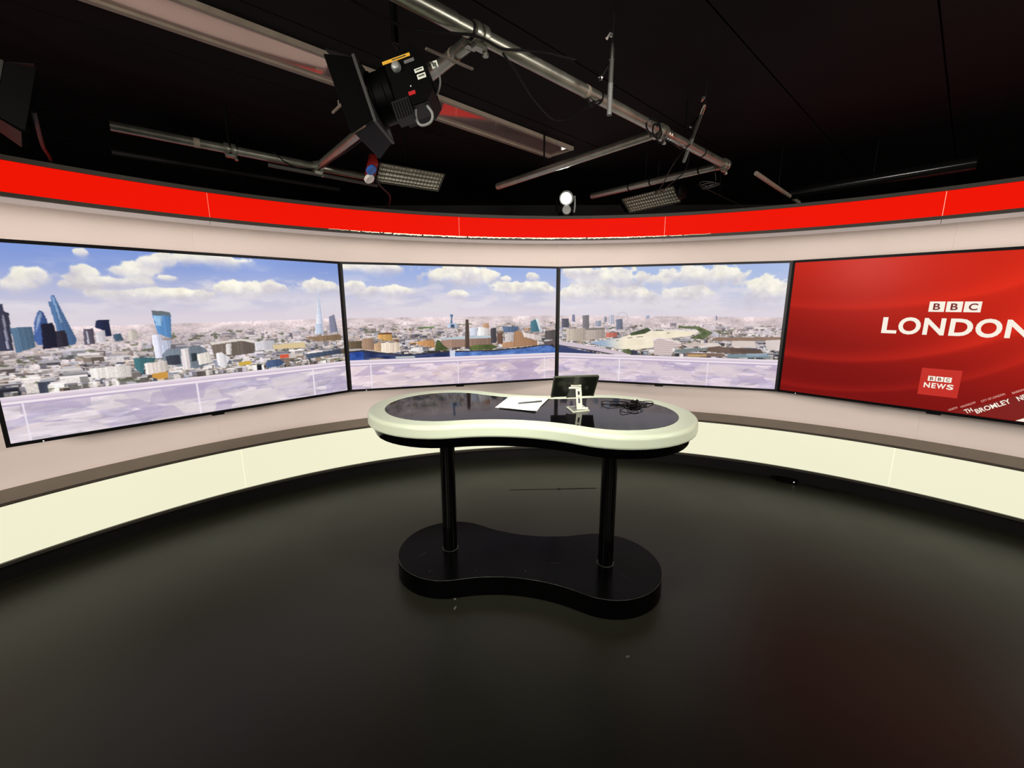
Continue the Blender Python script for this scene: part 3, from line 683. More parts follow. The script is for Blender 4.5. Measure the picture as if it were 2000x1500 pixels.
PTS = [Vector((-2.672, 2.113, 0)), Vector((-1.381, 3.500, 0)), Vector((0.434, 4.042, 0)), Vector((2.246, 3.483, 0)), Vector((3.515, 2.077, 0))]
ZB = 0.818
LAB = ['large wall screen at the left showing glass skyscrapers under a blue sky',
       'large wall screen showing a tall brick chimney above a blue river',
       'large wall screen behind the tablet showing a pale winding river',
       'large wall screen at the right with white lettering on red']
def text_mesh(mb, txt, x0, x1, z0, z1, y, bold=0.0, M=None):
    """lettering as flat polygons filling the given rectangle"""
    cu = bpy.data.curves.new('lettering', 'FONT'); cu.body = txt; cu.size = 1.0; cu.offset = bold; cu.resolution_u = 4; cu.fill_mode = 'FRONT'
    ob = bpy.data.objects.new('lettering', cu); COL.objects.link(ob)
    dg = bpy.context.evaluated_depsgraph_get(); me = ob.evaluated_get(dg).to_mesh()
    vs = [v.co.copy() for v in me.vertices]; fs = [tuple(p.vertices) for p in me.polygons]
    ob.evaluated_get(dg).to_mesh_clear(); bpy.data.objects.remove(ob); bpy.data.curves.remove(cu)
    ax, bx = min(v.x for v in vs), max(v.x for v in vs); ay, by = min(v.y for v in vs), max(v.y for v in vs)
    out = [(x0 + (v.x - ax) / (bx - ax) * (x1 - x0), y, z0 + (v.y - ay) / (by - ay) * (z1 - z0)) for v in vs]
    mb.add(out, fs, M); return mb
for k in range(4):
    a, b = PTS[k], PTS[k + 1]; e = (b - a); mid = (a + b) / 2
    M = Matrix.Translation((mid.x, mid.y, ZB)) @ Matrix.Rotation(math.atan2(e.y, e.x), 4, 'Z')
    t = thing('wall_screen', LAB[k], 'screen', M, 'row of wall screens')
    W2 = SW / 2 - 0.0012
    m = MB(); d0, d1 = -0.004, 0.012
    for c, d in (((0, .004, BEZ / 2), (2 * W2, .016, BEZ)), ((0, .004, SH - BEZ / 2), (2 * W2, .016, BEZ)), ((-W2 + BEZ / 2, .004, SH / 2), (BEZ, .016, SH - 2 * BEZ)), ((W2 - BEZ / 2, .004, SH / 2), (BEZ, .016, SH - 2 * BEZ))):
        m.box(c, d)
    m.build('bezel', 'screen_frame', t, smooth=0)
    m = MB(); m.loft([[(sx * (W2 - i), y, (SH if tp else 0) + (-i if tp else i)) for sx, tp in ((-1, 0), (1, 0), (1, 1), (-1, 1))] for y, i in ((0.0125, 0.002), (0.028, 0.004), (0.050, 0.07))], cap0=True, cap1=True)
    m.build('casing', 'screen_case', t, smooth=0)
    MB().box((0, 0.03 + .03, SH / 2), (0.5, 0.02, 0.4)).build('wall_bracket', 'screen_case', t, smooth=0)
    MB().box((0.0, 0.006, -0.006), (0.075, 0.014, 0.012), ch=.003).build('sensor_bar', 'screen_frame', t)
    if k != 2: MB().box((-SW / 2 + 0.135, -0.0045, 0.006), (0.005, 0.002, 0.005)).build('status_light', 'led_white', t, smooth=0)
    if k < 3:
        display_mesh('display', picture(k), DISP, t)
    else:
        disp = display_mesh('display', red_picture(), DISP, t)
        X = lambda u: (u - .5) * SW
        Z = lambda v: (1 - v) * SH
        P = lambda *uv: [(X(u), Z(v)) for u, v in uv]
        Mx = Matrix(((1, 0, 0, 0), (0, 0, -1, 0), (0, 1, 0, 0), (0, 0, 0, 1)))     # (x, z, depth) -> (x, -depth, z)
        def plate(name, uv, h, mt): MB().prism(P(*uv), h - .0004, h, Mx).build(name, mt, disp, smooth=0)
        for (u0, u1, ch) in ((.4375, .4765, 'B'), (.4805, .5190, 'B'), (.5230, .5625, 'C')):
            plate('logo_tile', ((u0, .3645), (u1, .3645), (u1, .3015), (u0, .3015)), .0008, 'letter_white')
            w = u1 - u0; mb = MB()
            text_mesh(mb, ch, X(u0 + w * .27), X(u1 - w * (.27 if ch == 'B' else .20)), Z(.3535), Z(.3125), -.0012, 0.025).build('logo_letter', 'letter_red', disp, smooth=0)
        for ch, u0, u1 in (('L', .320, .3625), ('O', .3655, .4255), ('N', .4325, .4870), ('D', .4980, .5535), ('O', .5590, .6185), ('N', .6260, .6810)):
            text_mesh(MB(), ch, X(u0), X(u1), Z(.5085 + (.003 if ch == 'O' else 0)), Z(.4035 - (.003 if ch == 'O' else 0)), -.0012, 0.03).build('title_letter', 'letter_white', disp, smooth=0)
        plate('news_tile', ((.449, .890), (.550, .890), (.550, .718), (.449, .718)), .0006, 'tile_red')
        for (u0, u1, ch) in ((.469, .4875, 'B'), (.4895, .508, 'B'), (.510, .5285, 'C')):
            plate('logo_tile', ((u0, .7975), (u1, .7975), (u1, .766), (u0, .766)), .0010, 'letter_white')
            w = u1 - u0
            text_mesh(MB(), ch, X(u0 + w * .27), X(u1 - w * .25), Z(.792), Z(.7715), -.0014, 0.025).build('logo_letter', 'letter_red', disp, smooth=0)
        for ch, u0, u1 in (('N', .4615, .4775), ('E', .4815, .4925), ('W', .4940, .5175), ('S', .5195, .5365)):
            text_mesh(MB(), ch, X(u0), X(u1), Z(.842), Z(.809), -.0014, 0.03).build('tile_letter', 'letter_white', disp, smooth=0)
        # slanting ticker of place names, lower right
        e1 = Vector((X(.674), 0, Z(.879))) - Vector((X(.604), 0, Z(.969))); ang = math.atan2(e1.z, e1.x)
        plate('ticker_band', ((.545, .9795), (.687, .9795), (.90, .700), (.90, .60)), .0003, 'band_dark_red')
        plate('corner_wedge', ((.690, .9805), (.978, .9805), (.978, .60), (.975, .60)), .0006, 'letter_white')
        def slanted(txt, u, v, length, h, mt, bold, y):
            Mt = Matrix.Translation((X(u), 0, Z(v))) @ Matrix.Rotation(-ang, 4, 'Y')
            text_mesh(MB(), txt, 0, length, 0, h, y, bold, Mt).build('ticker_word', mt, disp, smooth=0)
        L1 = math.hypot(X(.674) - X(.604), Z(.879) - Z(.969))
        slanted('TH', .5795, .978, .036, .028, 'letter_white', .02, -.0010)
        slanted('BROMLEY', .604, .969, L1, .030, 'letter_white', .02, -.0010)
        slanted('NEWHAM', .688, .865, L1 * .86, .030, 'letter_white', .02, -.0010)
        slanted('NORTH', .538, .975, .045, .013, 'letter_pink', .01, -.0010)
        slanted('HOUNSLOW', .565, .946, .075, .013, 'letter_pink', .01, -.0010)
        slanted('CITY OF LONDON', .609, .8975, .112, .013, 'letter_pink', .01, -.0010)
        slanted('BARKING', .672, .828, .062, .013, 'letter_pink', .01, -.0010)

# ---------------------------------------------------------------- desk
DM = Matrix.Translation((0.077, 2.226, 0)) @ Matrix.Rotation(R_(-9.6), 4, 'Z')
def peanut(d, z, n=28):
    a, r, w = 0.4565, 0.33, 0.236
    rho = (a * a + w * w - r * r) / (2 * (r - w))
    th = math.atan2(w + rho, a)              # direction from a lobe centre to the waist arc centre
    pts = []
    for i in range(n + 1):                   # right lobe from lower joint round to upper joint
        t = -(math.pi - th) + (math.pi - th) * 2 * i / n
        pts.append((a + (r + d) * math.cos(t), (r + d) * math.sin(t), z))
    ph = math.pi / 2 - th
    for i in range(1, n):                    # upper waist
        t = -math.pi / 2 + (math.pi / 2 - th) * (1 - 2 * i / n)
        pts.append(((rho - d) * math.cos(t), (w + rho) + (rho - d) * math.sin(t), z))
    for i in range(n + 1):
        t = th + (math.pi - th) * 2 * i / n
        pts.append((-a + (r + d) * math.cos(t), (r + d) * math.sin(t), z))
    for i in range(1, n):
        t = math.pi / 2 + (math.pi / 2 - th) * (1 - 2 * i / n)
        pts.append(((rho - d) * math.cos(t), -(w + rho) + (rho - d) * math.sin(t), z))
    return pts
desk = thing('presenter_desk', 'peanut shaped white rimmed standing desk on two black poles', 'desk', DM)
MB().loft([peanut(d, z) for d, z in ((0.0, .985), (0.0, .9995), (.003, 1.001), (.006, 1.001), (.070, 1.001), (.074, 1.001), (.082, .9985), (.088, .992), (.0905, .983), (.0905, .980), (.0905, .949), (.0905, .946), (.089, .940), (.084, .936), (.02, .936))], closed_profile=True).build('tabletop_rim', 'desk_white', desk, smooth=40)
MB().loft([peanut(-.0008, .985), peanut(-.0008, .999), peanut(-.003, 1.0)], cap0=True, cap1=True).build('glass_inset', 'desk_glass', desk, smooth=0)
MB().loft([peanut(d, z) for d, z in ((.06, .9365), (.06, .895), (.054, .882), (.045, .878))], cap0=True, cap1=True).build('apron', 'desk_black', desk, smooth=40)
for sx in (-1, 1):
    p = MB().lathe([(.0425, .112), (.0425, .8785)], 40, Matrix.Translation((sx * .4575, 0, 0))).build('pole', 'pole_black', desk)
    MB().lathe([(.0425, .1120), (.0475, .1120), (.0475, .1150), (.0430, .1165)], 40, Matrix.Translation((sx * .4575, 0, 0)), caps=False).build('floor_ring', 'worn_highlight', p)
MB().loft([peanut(d, z) for d, z in ((-.026, 0), (-.022, .003), (-.022, .109), (-.0235, .1115), (-.0265, .1125))], cap0=True, cap1=True).build('base', 'base_black', desk, smooth=13)

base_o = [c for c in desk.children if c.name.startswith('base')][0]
MB().tube(peanut(-.0232, .1112), .0011, 5, closed=True).build('worn_highlight', 'worn_highlight', base_o)  # scuffed rim; its pale colour also paints in the edge's highlight
for (x, y, a, ln) in ((-.60, -.10, 62, .07), (-.50, -.235, 84, .025), (-.25, -.19, 70, .02), (.02, -.15, 80, .015), (.55, -.10, -35, .05), (.18, -.05, 5, .06)):
    MB().box((0, 0, 0), (ln, .0012, .0005), Matrix.Translation((x, y, .1127)) @ Matrix.Rotation(R_(a), 4, 'Z')).build('scratch', 'worn_highlight', base_o, smooth=0)

# ---------------------------------------------------------------- things on the desk
ZT = 1.0005
def sheet(name, corners, z, lab, mt='paper', grp=None, curl=0.0):
    a, b, c, d = [Vector((x, y, 0)) for x, y in corners]
    n = 8; vs = []; fs = []
    for lay in (0, 1):
        for i in range(n + 1):
            for j in range(n + 1):
                u, v = i / n, j / n
                p = (a * (1 - u) + b * u) * (1 - v) + (d * (1 - u) + c * u) * v
                zz = z + lay * .0003 + curl * (max(0, v - .6) ** 2 + max(0, u - .7) ** 2) * 2
                vs.append((p.x, p.y, zz))
    N = (n + 1) ** 2
    for i in range(n):
        for j in range(n):
            q = (i * (n + 1) + j, (i + 1) * (n + 1) + j, (i + 1) * (n + 1) + j + 1, i * (n + 1) + j + 1)
            fs.append(tuple(N + k_ for k_ in q)); fs.append(tuple(reversed(q)))
    m = MB(); m.add(vs, fs)
    return tag(m.build(name, mt, smooth=60), lab, 'paper', grp)
sheet('paper_sheet', [(-0.020, 2.500), (0.212, 2.468), (0.132, 2.160), (-0.094, 2.236)], ZT, 'white paper sheet lying lowest on the desk, partly covered', grp='papers on the desk')
sheet('paper_sheet', [(0.0, 2.507), (0.226, 2.462), (0.120, 2.138), (-0.072, 2.222)], ZT + .0012, 'white paper sheet on top, under the pen', grp='papers on the desk', curl=.012)
pm = frame((0.103, 2.3325, ZT + .0068), (0.140, 0.045, 0), (0, 0, 1))
pen = thing('pen', 'slim dark pen lying across the white papers', 'pen', pm)
MB().tube([(-.074, 0, 0), (-.068, 0, 0), (.04, 0, 0), (.072, 0, 0)], [.002, .0042, .0042, .004], 12).build('barrel', 'pen_body', pen)
MB().tube([(-.082, 0, 0), (-.074, 0, 0)], [.0006, .002], 10).build('tip', 'steel_bright', pen)
MB().box((.052, 0, .0052), (.036, .003, .0014)).build('clip', 'steel_bright', pen)

# tablet, its back to the camera, and the stand that holds it
bl, br, tl, tr = Vector((0.205, 2.271, 1.054)), Vector((0.442, 2.287, 1.057)), Vector((0.229, 2.159, 1.186)), Vector((0.471, 2.178, 1.191))
ex = ((br - bl) + (tr - tl)).normalized(); ez = ((tl - bl) + (tr - br)).normalized()
tc_ = (bl + br + tl + tr) / 4
TM = frame(tc_, ex, ez)                      # local y points away from the camera (screen side)
tab = thing('tablet', 'dark olive tablet computer held on the silver stand', 'tablet', TM)
def rrect(w, h, r, n=6):
    pts = []
    for cx, cy, a0 in ((w / 2 - r, h / 2 - r, 0), (-w / 2 + r, h / 2 - r, 90), (-w / 2 + r, -h / 2 + r, 180), (w / 2 - r, -h / 2 + r, 270)):
        for i in range(n + 1):
            a = R_(a0 + 90 * i / n); pts.append((cx + r * math.cos(a), cy + r * math.sin(a)))
    return pts
def rr3(w, h, r, y): return [(x, y, z) for x, z in rrect(w, h, r)]
TWD, THT = 0.242, 0.174
MB().loft([rr3(TWD - .004, THT - .004, .012, -.0055), rr3(TWD, THT, .014, -.0035), rr3(TWD, THT, .014, .0035), rr3(TWD - .003, THT - .003, .013, .005)], cap0=True, cap1=True).build('case', 'tablet_case', tab)
MB().loft([rr3(TWD - .018, THT - .018, .010, -.0062), rr3(TWD - .018, THT - .018, .010, -.0050)], cap0=True, cap1=True).build('back_panel', 'tablet_dark', tab)
MB().loft([rr3(TWD - .014, THT - .014, .008, .0058), rr3(TWD - .014, THT - .014, .008, .0045)], cap0=True, cap1=True).build('screen_glass', 'tablet_glass', tab)
MB().lathe([(.022, 0), (.022, .0008)], 28, Matrix.Translation((-.075, -.0061, .035)) @ Matrix.Rotation(R_(90), 4, 'X')).build('round_sticker', 'tablet_case', tab)
mk = MB()
for i in (-1, 1):
    for j in (-1, 1): mk.box((.068 + i * .0045, -.0066, -.012 + j * .0075), (.0075, .001, .0125))
mk.build('back_emblem', 'tablet_mark', tab, smooth=0)
for sx in (-1, 1):
    MB().box((sx * (TWD / 2 - .009), -.005, -THT / 2 + .008), (.018, .008, .012), ch=.002).build('corner_bumper', 'tablet_case', tab)

st = thing('tablet_stand', 'silver folding tablet stand with a slotted arm on the desk', 'tablet stand', Matrix.Translation((0.354, 2.19, ZT)))
b0, b1, b2, b3 = [Vector((x, y, 0)) for x, y in ((0.296, 2.236), (0.316, 2.122), (0.412, 2.160), (0.393, 2.272))]
MB().prism([(p.x, p.y) for p in (b0, b1, b2, b3)], ZT, ZT + .0045).build('base_plate', 'stand_alu', st, world=True, smooth=0)
cc = (b0 + b1 + b2 + b3) / 4
MB().prism([((p * .78 + cc * .22).x, (p * .78 + cc * .22).y) for p in (b0, b1, b2, b3)], ZT + .0045, ZT + .0055).build('rubber_pad', 'grip_grey', st, world=True, smooth=0)
foot = Vector((0.384, 2.170, ZT + .011)); hinge = Vector((0.330, 2.204, 1.116))
AM = frame((foot + hinge) / 2, Vector((1, .08, 0)), hinge - foot)
L = (hinge - foot).length; m = MB(); wd = .031
for (cx, cz, dx, dz) in ((-wd / 2 + .005, 0, .010, L), (wd / 2 - .005, 0, .010, L), (0, L / 2 - .012, .012, .024), (0, -L / 2 + .017, .012, .034), (0, .012, .012, .010)):
    m.box((cx, 0, cz), (dx, .006, dz), AM)
m.build('slotted_arm', 'stand_alu', st, world=True, smooth=0)
MB().cyl(foot + Vector((-.019, -.001, 0)), foot + Vector((.019, .001, 0)), .0075, 16).build('lower_hinge', 'stand_alu', st, world=True)
MB().cyl(hinge + Vector((-.026, -.002, 0)), hinge + Vector((.026, .002, 0)), .0065, 16).build('upper_hinge', 'stand_alu', st, world=True)
up = TM.to_3x3() @ Vector((0, 0, 1)); nb = -(TM.to_3x3() @ Vector((0, 1, 0)))
cr = MB(); q = lambda x, z, y=-.0085: TM @ Vector((x, y, z))
cr.add([q(-.018, .012), q(.030, .012), q(.038, -THT / 2 - .004), q(-.034, -THT / 2 - .004), q(-.018, .012, -.0065), q(.030, .012, -.0065), q(.038, -THT / 2 - .004, -.0065), q(-.034, -THT / 2 - .004, -.0065)],
       [(0, 1, 2, 3), (7, 6, 5, 4), (0, 4, 5, 1), (1, 5, 6, 2), (2, 6, 7, 3), (3, 7, 4, 0)])
cr.build('cradle_plate', 'grip_grey', st, world=True, smooth=0)
cr = MB(); cr.add([q(-.012, .086), q(.017, .086), (q(.017, .018)), q(-.012, .018), q(-.012, .086, -.0068), q(.017, .086, -.0068), q(.017, .018, -.0068), q(-.012, .018, -.0068)],
       [(0, 1, 2, 3), (7, 6, 5, 4), (0, 4, 5, 1), (1, 5, 6, 2), (2, 6, 7, 3), (3, 7, 4, 0)])
cr.build('upper_clip', 'tablet_mark', st, world=True, smooth=0)
cr = MB(); cr.tube([q(-.024, .016, -.011), q(.032, .016, -.011)], .007, 12); cr.tube([q(.004, .014, -.012), tuple(hinge)], .006, 10)
cr.build('cradle_hinge', 'stand_alu', st, world=True)
for sx in (-.026, .030):
    MB().add([q(sx - .006, -THT / 2 - .008, -.008), q(sx + .006, -THT / 2 - .008, -.008), q(sx + .006, -THT / 2 - .008, .010), q(sx - .006, -THT / 2 - .008, .010), q(sx - .006, -THT / 2 - .004, -.008), q(sx + .006, -THT / 2 - .004, -.008), q(sx + .006, -THT / 2 - .004, .010), q(sx - .006, -THT / 2 - .004, .010)],
             [(0, 1, 2, 3), (7, 6, 5, 4), (0, 4, 5, 1), (1, 5, 6, 2), (2, 6, 7, 3), (3, 7, 4, 0)]).build('lip', 'stand_alu', st, world=True, smooth=0)

# tangled earpiece cable
ec = thing('earpiece_cable', 'tangle of thin black earpiece cable on the glass desktop', 'cable', Matrix.Translation((0.64, 2.27, ZT)))
rg = random.Random(21)
def cz(): return ZT + .0022 + rg.random() * .010
loops = [[(0.508, 2.304), (0.525, 2.345), (0.60, 2.335), (0.66, 2.30), (0.60, 2.255), (0.53, 2.262)],
         [(0.555, 2.315), (0.60, 2.34), (0.65, 2.33), (0.64, 2.285), (0.58, 2.275)],
         [(0.585, 2.20), (0.57, 2.115), (0.62, 2.12), (0.67, 2.165), (0.66, 2.215), (0.62, 2.235)],
         [(0.62, 2.20), (0.64, 2.15), (0.69, 2.175), (0.70, 2.225), (0.66, 2.25)],
         [(0.70, 2.30), (0.745, 2.345), (0.795, 2.352), (0.80, 2.318), (0.755, 2.285), (0.715, 2.28)],
         [(0.62, 2.26), (0.67, 2.30), (0.715, 2.27), (0.69, 2.225), (0.635, 2.22)],
         [(0.64, 2.29), (0.70, 2.315), (0.72, 2.26), (0.66, 2.235)],
         [(0.61, 2.28), (0.65, 2.245), (0.70, 2.25), (0.71, 2.295), (0.65, 2.315)]]
m = MB()
for lp in loops: m.tube(smooth_path([(x, y, cz()) for x, y in lp], 7, True), .0019, 7, closed=True)
m.build('cable_loops', 'black_rubber', ec, world=True)
MB().box((0, 0, 0), (.045, .022, .018), frame((0.665, 2.245, ZT + .0095), (1, .4, 0), (0, 0, 1)), ch=.005).build('volume_box', 'black_rubber', ec, world=True)
MB().tube([(0.675, 2.318, ZT + .012), (0.70, 2.322, ZT + .016), (0.715, 2.318, ZT + .012)], [.008, .012, .009], 14).build('earpiece', 'black_gloss', ec, world=True)
MB().cyl((0.690, 2.315, ZT + .024), (0.700, 2.312, ZT + .027), .006, 12).build('ear_tip', 'cap_white', ec, world=True)
MB().tube([(0.725, 2.262, ZT + .005), (0.748, 2.270, ZT + .005)], [.004, .004], 10).build('jack_plug', 'black_gloss', ec, world=True)

# small powered box with a light, under the light box
PM = frame((2.428, 3.470, 0), (.847, -.531, 0), (0, 0, 1))
pw = thing('power_supply', 'small black power box with a white light beneath the light box', 'power box', PM)
MB().box((0, 0, .018), (.15, .05, .036), ch=.004).build('case', 'black_metal', pw)
MB().lathe([(.0042, 0), (.0042, .003)], 12, Matrix.Translation((.045, -.0245, .022)) @ Matrix.Rotation(R_(90), 4, 'X')).build('indicator_light', 'led_white', pw)
MB().tube(smooth_path([(.076, 0, .012), (.15, .004, .006), (.24, -.012, .006), (.33, -.03, .006)], 5), .004, 8).build('lead', 'black_rubber', pw)

# ---------------------------------------------------------------- ceiling: mirror-finished channel
def P2(s_, b, z): return (ua[0] * s_ + ub[0] * b, ua[1] * s_ + ub[1] * b, z)
def proj_ab(x, y): return (ua[0] * x + ua[1] * y, ub[0] * x + ub[1] * y)
s1, bU = proj_ab(0.455, 3.364); s1b, bL = proj_ab(0.303, 3.561)
_, bU2 = proj_ab(-0.733, 2.274); _, bL2 = proj_ab(-0.906, 2.457)
bU = (bU + bU2) / 2; bL = (bL + bL2) / 2
send = (s1 + s1b) / 2; s0 = send - 5.2
ch = thing('ceiling_channel', 'long shallow framed ceiling channel with a shiny reflective panel', 'ceiling panel', Matrix.Translation(P2(send, (bU + bL) / 2, ZC)))
def bar(mb, sa, sb, ba, bb, za, zb):
    vs = [P2(s_, b, z) for z in (za, zb) for s_, b in ((sa, ba), (sb, ba), (sb, bb), (sa, bb))]
    mb.add(vs, [(0, 1, 2, 3), (7, 6, 5, 4), (0, 4, 5, 1), (1, 5, 6, 2), (2, 6, 7, 3), (3, 7, 4, 0)]); return mb
fw = .022 if bU > bL else -.022
bar(MB(), s0, send, bU - fw, bU, ZC - .024, ZC - .0005).build('side_rail', 'panel_frame', ch, world=True, smooth=0)
bar(MB(), s0, send, bL, bL + fw * 1.25, ZC - .024, ZC - .0005).build('side_rail', 'panel_frame', ch, world=True, smooth=0)
bar(MB(), send - .012, send, bL + fw * 1.25, bU - fw, ZC - .022, ZC - .0005).build('end_rail', 'panel_frame', ch, world=True, smooth=0)
bar(MB(), s0, send - .012, bL + fw * 1.25, bU - fw, ZC - .012, ZC - .0008).build('reflective_panel', 'mirror_panel', ch, world=True, smooth=0)

# ---------------------------------------------------------------- lighting grid of pipes
ZP = 2.46; PR = 0.0242
def pipe(name, a, b, label, z=ZP, r=PR, mt='galvanised'):
    a = Vector((a[0], a[1], z)); b = Vector((b[0], b[1], z)); mid = (a + b) / 2
    t = thing(name, label, 'pipe', Matrix.Translation(mid), 'pipes of the lighting grid' if name == 'scaffold_pipe' else None)
    m = MB(); d = (b - a).normalized(); m.tube([a, b], r, 28)
    m.build('tube', mt, t, world=True)
    return t, a, d, (b - a).length
def ring(t, p, d, r, w, mt, name):
    p = Vector(p); d = Vector(d).normalized()
    Mx_ = frame(p - d * w / 2, d.cross(Vector((0, 0, 1))), d)
    MB().lathe([(PR + .0003, 0), (r - .001, 0), (r, .001), (r, w - .001), (r - .001, w), (PR + .0003, w)], 28, Mx_, caps=False).build(name, mt, t, world=True)
def coupler(t, p, d, d2, name='pipe_clamp'):
    """scaffold coupler: two half shells round the pipe, bolts and a block towards the joining pipe"""
    p = Vector(p); d = Vector(d).normalized(); d2 = Vector(d2).normalized()
    M_ = frame(p, d, (0, 0, 1)); m = MB()
    for s_ in (-.017, .017):
        prof = [(PR + .001, s_ - .011), (PR + .009, s_ - .010), (PR + .010, s_), (PR + .009, s_ + .010), (PR + .001, s_ + .011)]
        m.lathe(prof, 24, M_ @ Matrix.Rotation(R_(90), 4, 'Y'), caps=False)
    m.box((0, 0, -PR - .012), (.05, .03, .018), M_, ch=.003)
    q_ = p + d2 * (PR + .022)
    m.box((0, 0, 0), (.03, .05, .046), frame(q_, d2, (0, 0, 1)), ch=.004)
    m.tube([p + d * .03 + Vector((0, 0, -PR - .030)), p + d * .03 + Vector((0, 0, -PR + .004))], .006, 10)
    m.lathe([(.011, 0), (.011, .009)], 6, Matrix.Translation(p + d * .03 + Vector((0, 0, -PR - .032))))
    m.build(name, 'galvanised', t, world=True)
dA = Vector((math.sin(R_(47.7)), math.cos(R_(47.7)), 0)); dC = Vector((math.sin(R_(-39.9)), math.cos(R_(-39.9)), 0))
A0 = Vector((-0.111, 1.629, ZP))
pa = A0 - dA * 2.6; pb = A0 + dA * 2.09
tA, aA, _, LA = pipe('scaffold_pipe', pa, pb, 'thick galvanised scaffold pipe crossing the ceiling diagonally to the right')
MB().tube([A0 - dA * .42, A0 - dA * .10], PR + .0028, 28).build('sleeve', 'galvanised', tA, world=True)
coupler(tA, A0, dA, dC)
S = A0 + dA * 0.62
ring(tA, A0 + dA * .585, dA, PR + .0012, .018, 'panel_frame', 'tape_band')
ring(tA, A0 + dA * .675, dA, PR + .003, .010, 'black_rubber', 'cable_tie')
ring(tA, A0 - dA * .035, dA, PR + .003, .008, 'black_rubber', 'cable_tie')
C2 = A0 + dA * 1.235
coupler(tA, C2, dA, dC)
ring(tA, C2 + dA * .052, dA, PR + .0045, .012, 'steel_bright', 'steel_band'); ring(tA, C2 + dA * .075, dA, PR + .0045, .012, 'steel_bright', 'steel_band')
ring(tA, A0 + dA * 1.72, dA, PR + .003, .010, 'black_rubber', 'cable_tie')
ring(tA, pb - dA * .01, dA, PR + .006, .03, 'galvanised', 'end_collar')
hk = MB(); p0 = A0 + dA * .615 + Vector((0, 0, -PR)); nrm = Vector((dA.y, -dA.x, 0))
hk.tube(smooth_path([p0 + dA * -.02 + Vector((0, 0, .004)), p0 + Vector((0, 0, -.02)), p0 + dA * .02 + Vector((0, 0, -.016)), p0 + dA * .03 + Vector((0, 0, .006))], 5), .007, 10)
hk.build('cable_hook', 'black_rubber', tA, world=True)
off = dC * (PR + .012)
t1, *_r = pipe('scaffold_pipe', A0 + dC * .06, A0 + dC * 1.86, 'galvanised cross pipe running behind the barn door lamp')
p_ = A0 + dC * .155
ring(t1, p_, dC, PR + .002, .012, 'panel_frame', 'strap')
MB().box((0, 0, 0), (.20, .010, .006), frame(p_ + Vector((-.01, -.03, -PR - .005)), (0.75, .66, 0), (0, 0, 1))).build('strap_tail', 'panel_frame', t1, world=True, smooth=0)
m = MB(); q0 = A0 + dC * 1.05
m.tube(smooth_path([q0 + Vector((.03, 0, -.02)), A0 + dC * 1.3 + Vector((.02, .0, -.028)), A0 + dC * 1.55 + Vector((0, 0, -.03)), A0 + dC * 1.80 + Vector((-.01, -.01, -.032))], 5), .0035, 8)
m.build('black_lead', 'black_rubber', t1, world=True)
m = MB(); q1 = A0 + dC * .98; m.tube([q1 + Vector((0, 0, -PR)), q1 + Vector((.01, -.01, -PR - .02))], .006, 10); m.tube([q1 + dC * .02 + Vector((-.03, -.03, 0)), q1 + dC * -.06 + Vector((.05, .02, -.03))], .002, 6)
m.build('wing_bolt', 'steel_bright', t1, world=True)
t2, *_r = pipe('scaffold_pipe', C2 + dC * .06, C2 + dC * 1.42, 'galvanised cross pipe below the end of the ceiling channel')
C3 = A0 + dA * 2.06
t3, *_r = pipe('scaffold_pipe', C3 + dC * .03, C3 + dC * 1.12, 'galvanised cross pipe above the right tube lamp')
coupler(tA, C3, dA, dC)
for f in (.17, .55, .74): ring(t3, C3 + dC * f, dC, PR + .003, .010, 'black_rubber', 'cable_tie')
B0 = A0 + dC * 1.86
tB, *_r = pipe('scaffold_pipe', B0 - dA * 1.02, B0 + dA * .40, 'galvanised pipe low at the left above the red band')
coupler(tB, B0, dA, -dC); coupler(tB, B0 - dA * .50, dA, Vector((0, 0, 1)))
ring(tB, B0 - dA * .66, dA, PR + .0015, .03, 'panel_frame', 'tape_band')
MB().tube([B0 + dA * (-.3) + Vector((0, 0, -.045)), B0 + dA * .42 + Vector((0, 0, -.045))], .012, 12).build('lower_rail', 'door_grey', tB, world=True)
MB().tube(smooth_path([B0 - dA * .25 + Vector((.0, -.03, .03)), B0 - dA * .15 + Vector((0, -.03, -.03)), B0 + Vector((0, -.03, -.02)), B0 - dC * .2 + Vector((0.02, -.0, -.02))], 5), .004, 8).build('black_lead', 'black_rubber', tB, world=True)
tD, *_r = pipe('black_pipe', (2.27, 3.640), (2.935, 2.868), 'glossy black pipe high at the right above the red band', 2.425, .045, 'black_gloss')
t5, *_r = pipe('brown_pipe', (1.62, 3.0), (2.47, 3.845), 'thin dull brown pipe right of the grid end', 2.40, .014, 'panel_frame')
tF, *_r = pipe('rear_rail', (-2.36, 2.70), (-1.36, 3.55), 'dim grey rail low at the left behind the galvanised pipe', 2.44, .016, 'vent_black')
for t_, x_, y_ in ((tD, 2.6, 3.255), (tF, -1.86, 3.125), (t5, 2.0, 3.378)):
    MB().cyl((x_, y_, 2.40), (x_, y_, ZC), .006, 10).build('drop_rod', 'black_metal', t_, world=True)
for t_, q_ in ((tA, A0 - dA * 1.5), (tA, A0 + dA * 1.5), (tB, B0 - dA * .50), (t1, A0 + dC * 1.2), (t2, C2 + dC * .9), (t3, C3 + dC * .6)):
    MB().cyl(Vector(q_) + Vector((0, 0, PR - .002)), (q_.x, q_.y, ZC), .006, 10).build('drop_rod', 'black_metal', t_, world=True)

